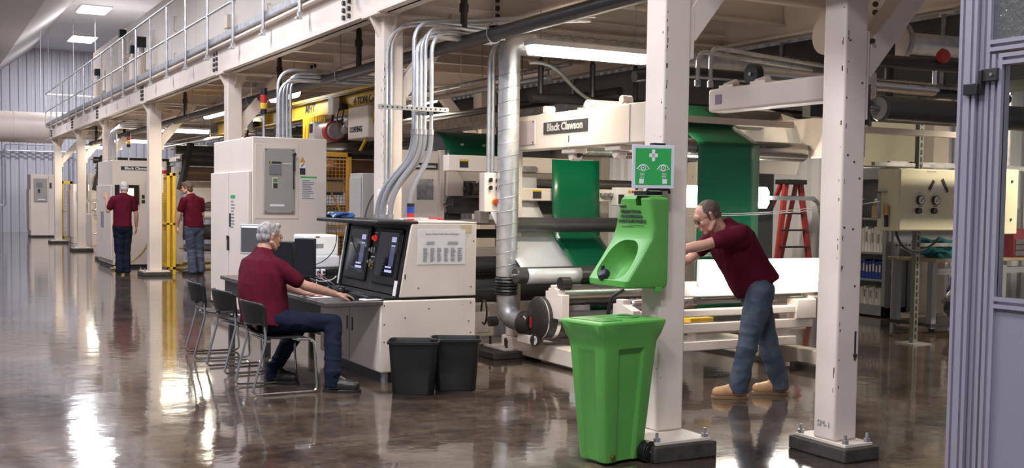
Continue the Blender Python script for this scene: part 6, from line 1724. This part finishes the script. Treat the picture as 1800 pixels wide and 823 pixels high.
SEAT = None
def person(name, label, J, body_f, hf, hup, shirt_m, pants_m, hair_m, boots, sh_len=.62, voxel=.006, wr=.008, hands={}, gl=None, hair='short', hs=1.0, belly=.0, seated=False, base=None, cuff=.062, thigh=.092, collar=None, wide=1.0, deep=1.0, back=0.0, knee_r=.073, calf_r=.070):
    J = {k: Vector(v) for k, v in J.items()}
    base = base or (J['pel'].x, J['pel'].y, 0)
    t = thing(name, label, 'person', base)
    f = Vector(body_f).normalized()
    up = (J['neck'] - J['pel']).normalized()
    side = (J['shR'] - J['shL']).normalized()
    hipside = (J['hipR'] - J['hipL']).normalized()
    # ---- continuous body
    B = Blob()
    P, R = head(B, J['head'], hf, hup, hs)
    B.cone(J['neck'] - up * .03, P(0, -.03, -.075), .062, .056)
    ch = J['neck'].lerp(J['pel'], .30)
    B.cone(J['neck'] - up * .06, ch, .09, .12); B.cone(ch, J['pel'], .12, .12)
    B.cone(J['shL'], J['shR'], .055, .055)
    for q in ('L', 'R'):
        sh, el, wr_ = J['sh' + q], J['el' + q], J['wr' + q]
        m1 = sh.lerp(el, .45); m2 = el.lerp(wr_, .30)
        B.limb([sh, m1, el, m2, wr_], [.050, .047, .040, .043, .027])
        h = hands.get(q, {})
        dd = Vector(h.get('d', (wr_ - el))); pn = Vector(h.get('pn', (0, 0, -1)))
        hand(B, wr_ + (wr_ - el).normalized() * .005, dd, pn, h.get('side', 1), h.get('curl', .35), h.get('sc', 1.0), h.get('out', .8))
        B.limb([J['hip' + q], J['knee' + q], J['ank' + q]], [.075, .05, .038])
    body = B.finish('body', skin, t, voxel, 4)
    # ---- hair
    Hb = Blob()
    if hair == 'short':
        Hb.ell(P(0, -.020, .038), (.079 * hs, .098 * hs, .083 * hs), R, 24, 16); Hb.ell(P(0, -.050, -.012), (.073 * hs, .064 * hs, .062 * hs), R, 20, 14)
        Hb.cone(P(-.030, .048, .098), P(.030, .048, .098), .022 * hs, .022 * hs)
        for q in (-1, 1): Hb.cone(P(q * .068, .012, .02), P(q * .070, .008, .052), .010 * hs, .014 * hs)
        hw = .0028
    elif hair == 'thick':
        Hb.ell(P(0, -.020, .042), (.088 * hs, .105 * hs, .090 * hs), R, 24, 16); Hb.ell(P(0, -.060, -.030), (.074 * hs, .058 * hs, .070 * hs), R, 20, 14)
        Hb.cone(P(-.03, .06, .10), P(.03, .06, .10), .022, .022); hw = .014
    elif hair == 'bald':
        Hb.ell(P(0, -.016, .032), (.0775 * hs, .0975 * hs, .0835 * hs), R, 24, 16); Hb.ell(P(0, -.048, -.012), (.072 * hs, .062 * hs, .058 * hs), R, 20, 14); hw = .002
    else:
        Hb.ell(P(0, -.024, .035), (.0785 * hs, .0945 * hs, .083 * hs), R, 24, 16); Hb.ell(P(0, -.045, -.005), (.0725 * hs, .062 * hs, .060 * hs), R, 20, 14)
        for q in (-1, 1): Hb.cone(P(q * .070, .008, -.015), P(q * .071, .004, .04), .007 * hs, .010 * hs)
        hw = .0025
    Hb.finish('hair', hair_m, t, .005, 2, wrinkle=hw, wdir=Matrix.Diagonal((4, 4, 2.2)), seed=2)
    if gl: glasses(t, P, gl)
    g = MB()
    for q in (-1, 1): g.ell(P(q * .030, .088, -.001), .0085 * hs, n=12, m=8)
    g2 = MB()
    e1 = MB().ell(P(-.030, .0875, -.001), .0088 * hs, n=12, m=8).build('eye', ink, t); MB().ell(P(.030, .0875, -.001), .0088 * hs, n=12, m=8).build('eye', ink, t)
    for q in (-1, 1): MB().tube([P(q * .014, .0955, .017), P(q * .030, .0965, .022), P(q * .046, .088, .016)], .0035 * hs, 6).build('eyebrow', hair_m, t)
    # ---- shirt
    S_ = Blob()
    hem = J['neck'].lerp(J['pel'], 1.0) - up * .0
    sw = (J['shR'] - J['shL']).length / 2 * wide
    rings = []
    fr = f - up * f.dot(up); fr.normalize()
    for k_, rx, ry, off in ((-.10, .062, .058, -.008), (-.03, .085, .070, -.012), (.04, .125, .09, -.012), (.12, sw * .90, .112, -.005), (.30, sw * .98, .132, .0), (.50, sw * .94, .130 + belly * .6, belly * .3), (.72, sw * .92, .132 + belly, belly * .5), (.90, sw * .95, .138 + belly, belly * .4), (1.0, sw * .97, .142 + belly * .8, belly * .3), (1.10, sw * .98, .142 + belly * .6, 0)):
        c = J['neck'].lerp(J['pel'], k_)
        if k_ > 1: c = J['pel'] - up * (k_ - 1) * .5
        sd = side.lerp(hipside, min(1, max(0, k_))).normalized()
        rings.append((c + fr * (off - back * math.sin(min(1, max(0, k_)) * PI) ), sd * rx, fr * ry * (deep if k_ > .05 else 1)))
    S_.loft(rings)
    for q in ('L', 'R'):
        sh, el = J['sh' + q], J['el' + q]; e = sh.lerp(el, sh_len)
        cen = J['neck'].lerp(J['pel'], .12)
        S_.cone(cen.lerp(sh, .35), sh, .075, .072); S_.cone(sh, sh.lerp(el, sh_len * .5), .074, .069); S_.cone(sh.lerp(el, sh_len * .5), e, .069, .066)
        S_.cone(sh - up * .06, cen - up * .10, .055, .085); S_.cone(J['neck'] - up * .025, sh + up * .012, .060, .058)
        # cut-off look of the hem of the sleeve
    S_.finish('shirt', shirt_m, t, .008, 7, wrinkle=wr, wdir=Matrix.Diagonal((1.0, 1.0, .55)), seed=1)
    if collar:
        pts = []
        cc = J['neck'] + up * .012
        for i in range(25):
            a = 2 * PI * i / 24; pts.append(cc + side * .072 * math.cos(a) + fr * .064 * math.sin(a) - up * (.012 * math.sin(a)))
        MB().tube(pts, .008, 8).build('collar', collar, t)
    # ---- trousers
    Tn = Blob()
    Tn.loft([(J['pel'] + up * .06, hipside * .155, fr * (.125 + belly * .4)), (J['pel'], hipside * .172, fr * (.13 + belly * .3)), (J['hipL'].lerp(J['hipR'], .5) - Vector((0, 0, .04)), hipside * .178, fr * .13), (J['hipL'].lerp(J['hipR'], .5) - Vector((0, 0, .10)), hipside * .15, fr * .10)])
    for q in ('L', 'R'):
        h, k_, a = J['hip' + q], J['knee' + q], J['ank' + q]
        a2 = a + (k_ - a).normalized() * .0
        Tn.limb([h, h.lerp(k_, .4), k_, k_.lerp(a2, .4), a2], [thigh + .006, thigh, knee_r, calf_r, cuff])
        Tn.cyl(a2 + Vector((0, 0, .06)), Vector((a2.x, a2.y, .045 + J['toe' + q].z)), cuff * .96, cuff * 1.04, n=24)
    if seated: Tn.cone(J['hipL'] - fr * .03, J['hipR'] - fr * .03, .115, .115)
    for i in range(len(Tn.v)):
        if Tn.v[i].z < .035: Tn.v[i].z = .035
    Tn.finish('trousers', pants_m, t, .008, 5, wrinkle=wr * 1.1, wdir=Matrix.Diagonal((.7, .7, 1.6)), seed=7)
    for q in ('L', 'R'):
        shoe(t, J['ank' + q], J['toe' + q], boots[0], boots[1], J['toe' + q].z, boots[2])
    return t, P

wire = mat('glasses_metal', (.12, .08, .07), .3, metal=.7)
# --- seated man at the console
J = dict(head=(2.628, 9.06, 1.232), neck=(2.575, 9.03, 1.085), shR=(2.645, 8.865, .985), shL=(2.505, 9.205, .985), pel=(2.540, 8.89, .565),
         elR=(2.845, 8.80, .835), wrR=(3.115, 8.80, .755), elL=(2.76, 9.32, .82), wrL=(2.98, 9.20, .735),
         hipR=(2.60, 8.80, .545), hipL=(2.55, 8.99, .545), kneeR=(3.035, 8.64, .535), kneeL=(2.92, 9.08, .52),
         ankR=(2.965, 8.43, .12), ankL=(2.665, 9.06, .12), toeR=(3.13, 8.35, 0), toeL=(2.79, 8.96, 0))
seated, _ = person('person', 'seated man in a maroon t-shirt working at the operator console', J, (.93, .36, 0), (.96, .24, -.16), (.15, 0, 1), maroon, navy, hair_grey, (boot_black, boot_black, 1.02),
       hands={'R': dict(d=(.93, -.02, -.12), pn=(.05, 0, -1), side=-1, curl=.38, sc=1.02, out=.75), 'L': dict(d=(.95, -.25, -.02), pn=(0, 0, -1), side=1, curl=.3)}, gl=wire, hair='short', belly=.03, seated=True, wr=.010, collar=maroon, sh_len=.72, wide=1.16, deep=1.22, back=.035)
# --- man leaning over the machine
ff = (-.85, .46, -.15)
J = dict(head=(5.485, 6.89, 1.450), neck=(5.635, 6.88, 1.375), shL=(5.64, 6.70, 1.32), shR=(5.69, 7.04, 1.31), pel=(5.955, 6.86, .93),
         elL=(5.395, 6.80, 1.235), wrL=(5.175, 6.93, 1.18), elR=(5.49, 7.12, 1.10), wrR=(5.26, 7.22, 1.05),
         hipL=(5.93, 6.76, .86), hipR=(6.01, 6.93, .86), kneeL=(5.845, 6.79, .49), kneeR=(6.12, 6.90, .50), ankL=(5.80, 6.84, .11), ankR=(6.235, 6.86, .11),
         toeL=(5.60, 6.945, 0), toeR=(6.04, 6.965, 0))
lean, _ = person('person', 'man in maroon t-shirt and washed jeans leaning over the winding machine', J, ff, (-.80, .30, -.50), (-.50, .25, .80), maroon, denim, hair_dark, (boot_tan, sole, 1.0),
       hands={'L': dict(d=(-.85, .50, -.2), pn=(.0, 0, -1), side=1, curl=.6), 'R': dict(d=(-.9, .35, -.2), pn=(0, 0, -1), side=-1, curl=.6)}, gl=wire, hair='cropped', wr=.010, thigh=.108, cuff=.078, collar=maroon, sh_len=.60, belly=.01, deep=1.28, knee_r=.083, calf_r=.079, hs=1.06)
# --- man touching the panel
J = dict(head=(3.705, 22.84, 1.715), neck=(3.685, 22.80, 1.555), shL=(3.50, 22.80, 1.475), shR=(3.865, 22.80, 1.475), pel=(3.665, 22.80, 1.0),
         elL=(3.40, 22.82, 1.25), wrL=(3.41, 23.02, 1.47), elR=(3.925, 22.78, 1.19), wrR=(3.935, 22.86, .94),
         hipL=(3.58, 22.80, .93), hipR=(3.75, 22.80, .93), kneeL=(3.60, 22.83, .50), kneeR=(3.745, 22.83, .50), ankL=(3.60, 22.76, .11), ankR=(3.735, 22.78, .11),
         toeL=(3.58, 23.0, 0), toeR=(3.80, 23.0, 0))
person('person', 'white-haired man in maroon t-shirt with one hand raised towards the touch screen', J, (.05, 1, 0), (.1, 1, 0), (0, 0, 1), maroon, navy, hair_white, (boot_black, boot_black, 1.0),
       hands={'L': dict(d=(-.05, .25, 1), pn=(0, 1, 0), side=1, curl=.15, out=.8), 'R': dict(d=(0, .15, -1), pn=(-1, 0, 0), side=-1, curl=.5)}, hair='short', wr=.012, voxel=.008, belly=.01, thigh=.098, cuff=.072, knee_r=.08, calf_r=.076)
# --- man looking left
J = dict(head=(4.825, 22.44, 1.725), neck=(4.905, 22.40, 1.565), shL=(4.735, 22.30, 1.475), shR=(5.105, 22.46, 1.475), pel=(4.955, 22.40, 1.0),
         elL=(4.665, 22.36, 1.20), wrL=(4.645, 22.46, .95), elR=(5.155, 22.52, 1.20), wrR=(5.10, 22.68, .98),
         hipL=(4.87, 22.37, .93), hipR=(5.05, 22.43, .93), kneeL=(4.91, 22.43, .50), kneeR=(5.07, 22.46, .50), ankL=(4.93, 22.36, .11), ankR=(5.11, 22.42, .11),
         toeL=(4.76, 22.46, 0), toeR=(5.03, 22.6, 0))
pb, _ = person('person', 'brown-haired man in maroon t-shirt and blue trousers standing between the guard and cabinet', J, (-.35, .93, 0), (-.86, .45, -.1), (0, 0, 1), maroon, mat('blue_trousers', (.055, .07, .12), .8, var=.3), hair_brown, (boot_black, boot_black, 1.0),
       hands={'L': dict(d=(-.05, .15, -1), pn=(1, 0, 0), side=1, curl=.6), 'R': dict(d=(-.1, .5, -.6), pn=(-1, 0, 0), side=-1, curl=.5)}, hair='thick', wr=.012, voxel=.008, belly=.02, thigh=.104, cuff=.080, knee_r=.088, calf_r=.083)
# phone screen / dark panel beside him
t = thing('operator_screen', 'dark operator screen on a post left of the brown-haired man', 'screen', (4.62, 22.95, 0))
MB().box(4.60, 4.68, 22.9, 23.5, .86, 1.50).build('case', black, t, bevel=.015)
MB().cyl((4.66, 23.2, .03), (4.66, 23.2, .9), .03).box(4.5, 4.8, 23.05, 23.35, 0, .03).build('post', cream_clean, t)
# glove on his left hand
# grab bar the leaning man holds
MB().tube(fillet([(5.3, 7.6, 1.02), (5.12, 7.4, 1.02), (4.95, 7.15, 1.10), (4.95, 6.95, 1.14)], .05), .018, 8).build('grab_bar', black, mc)
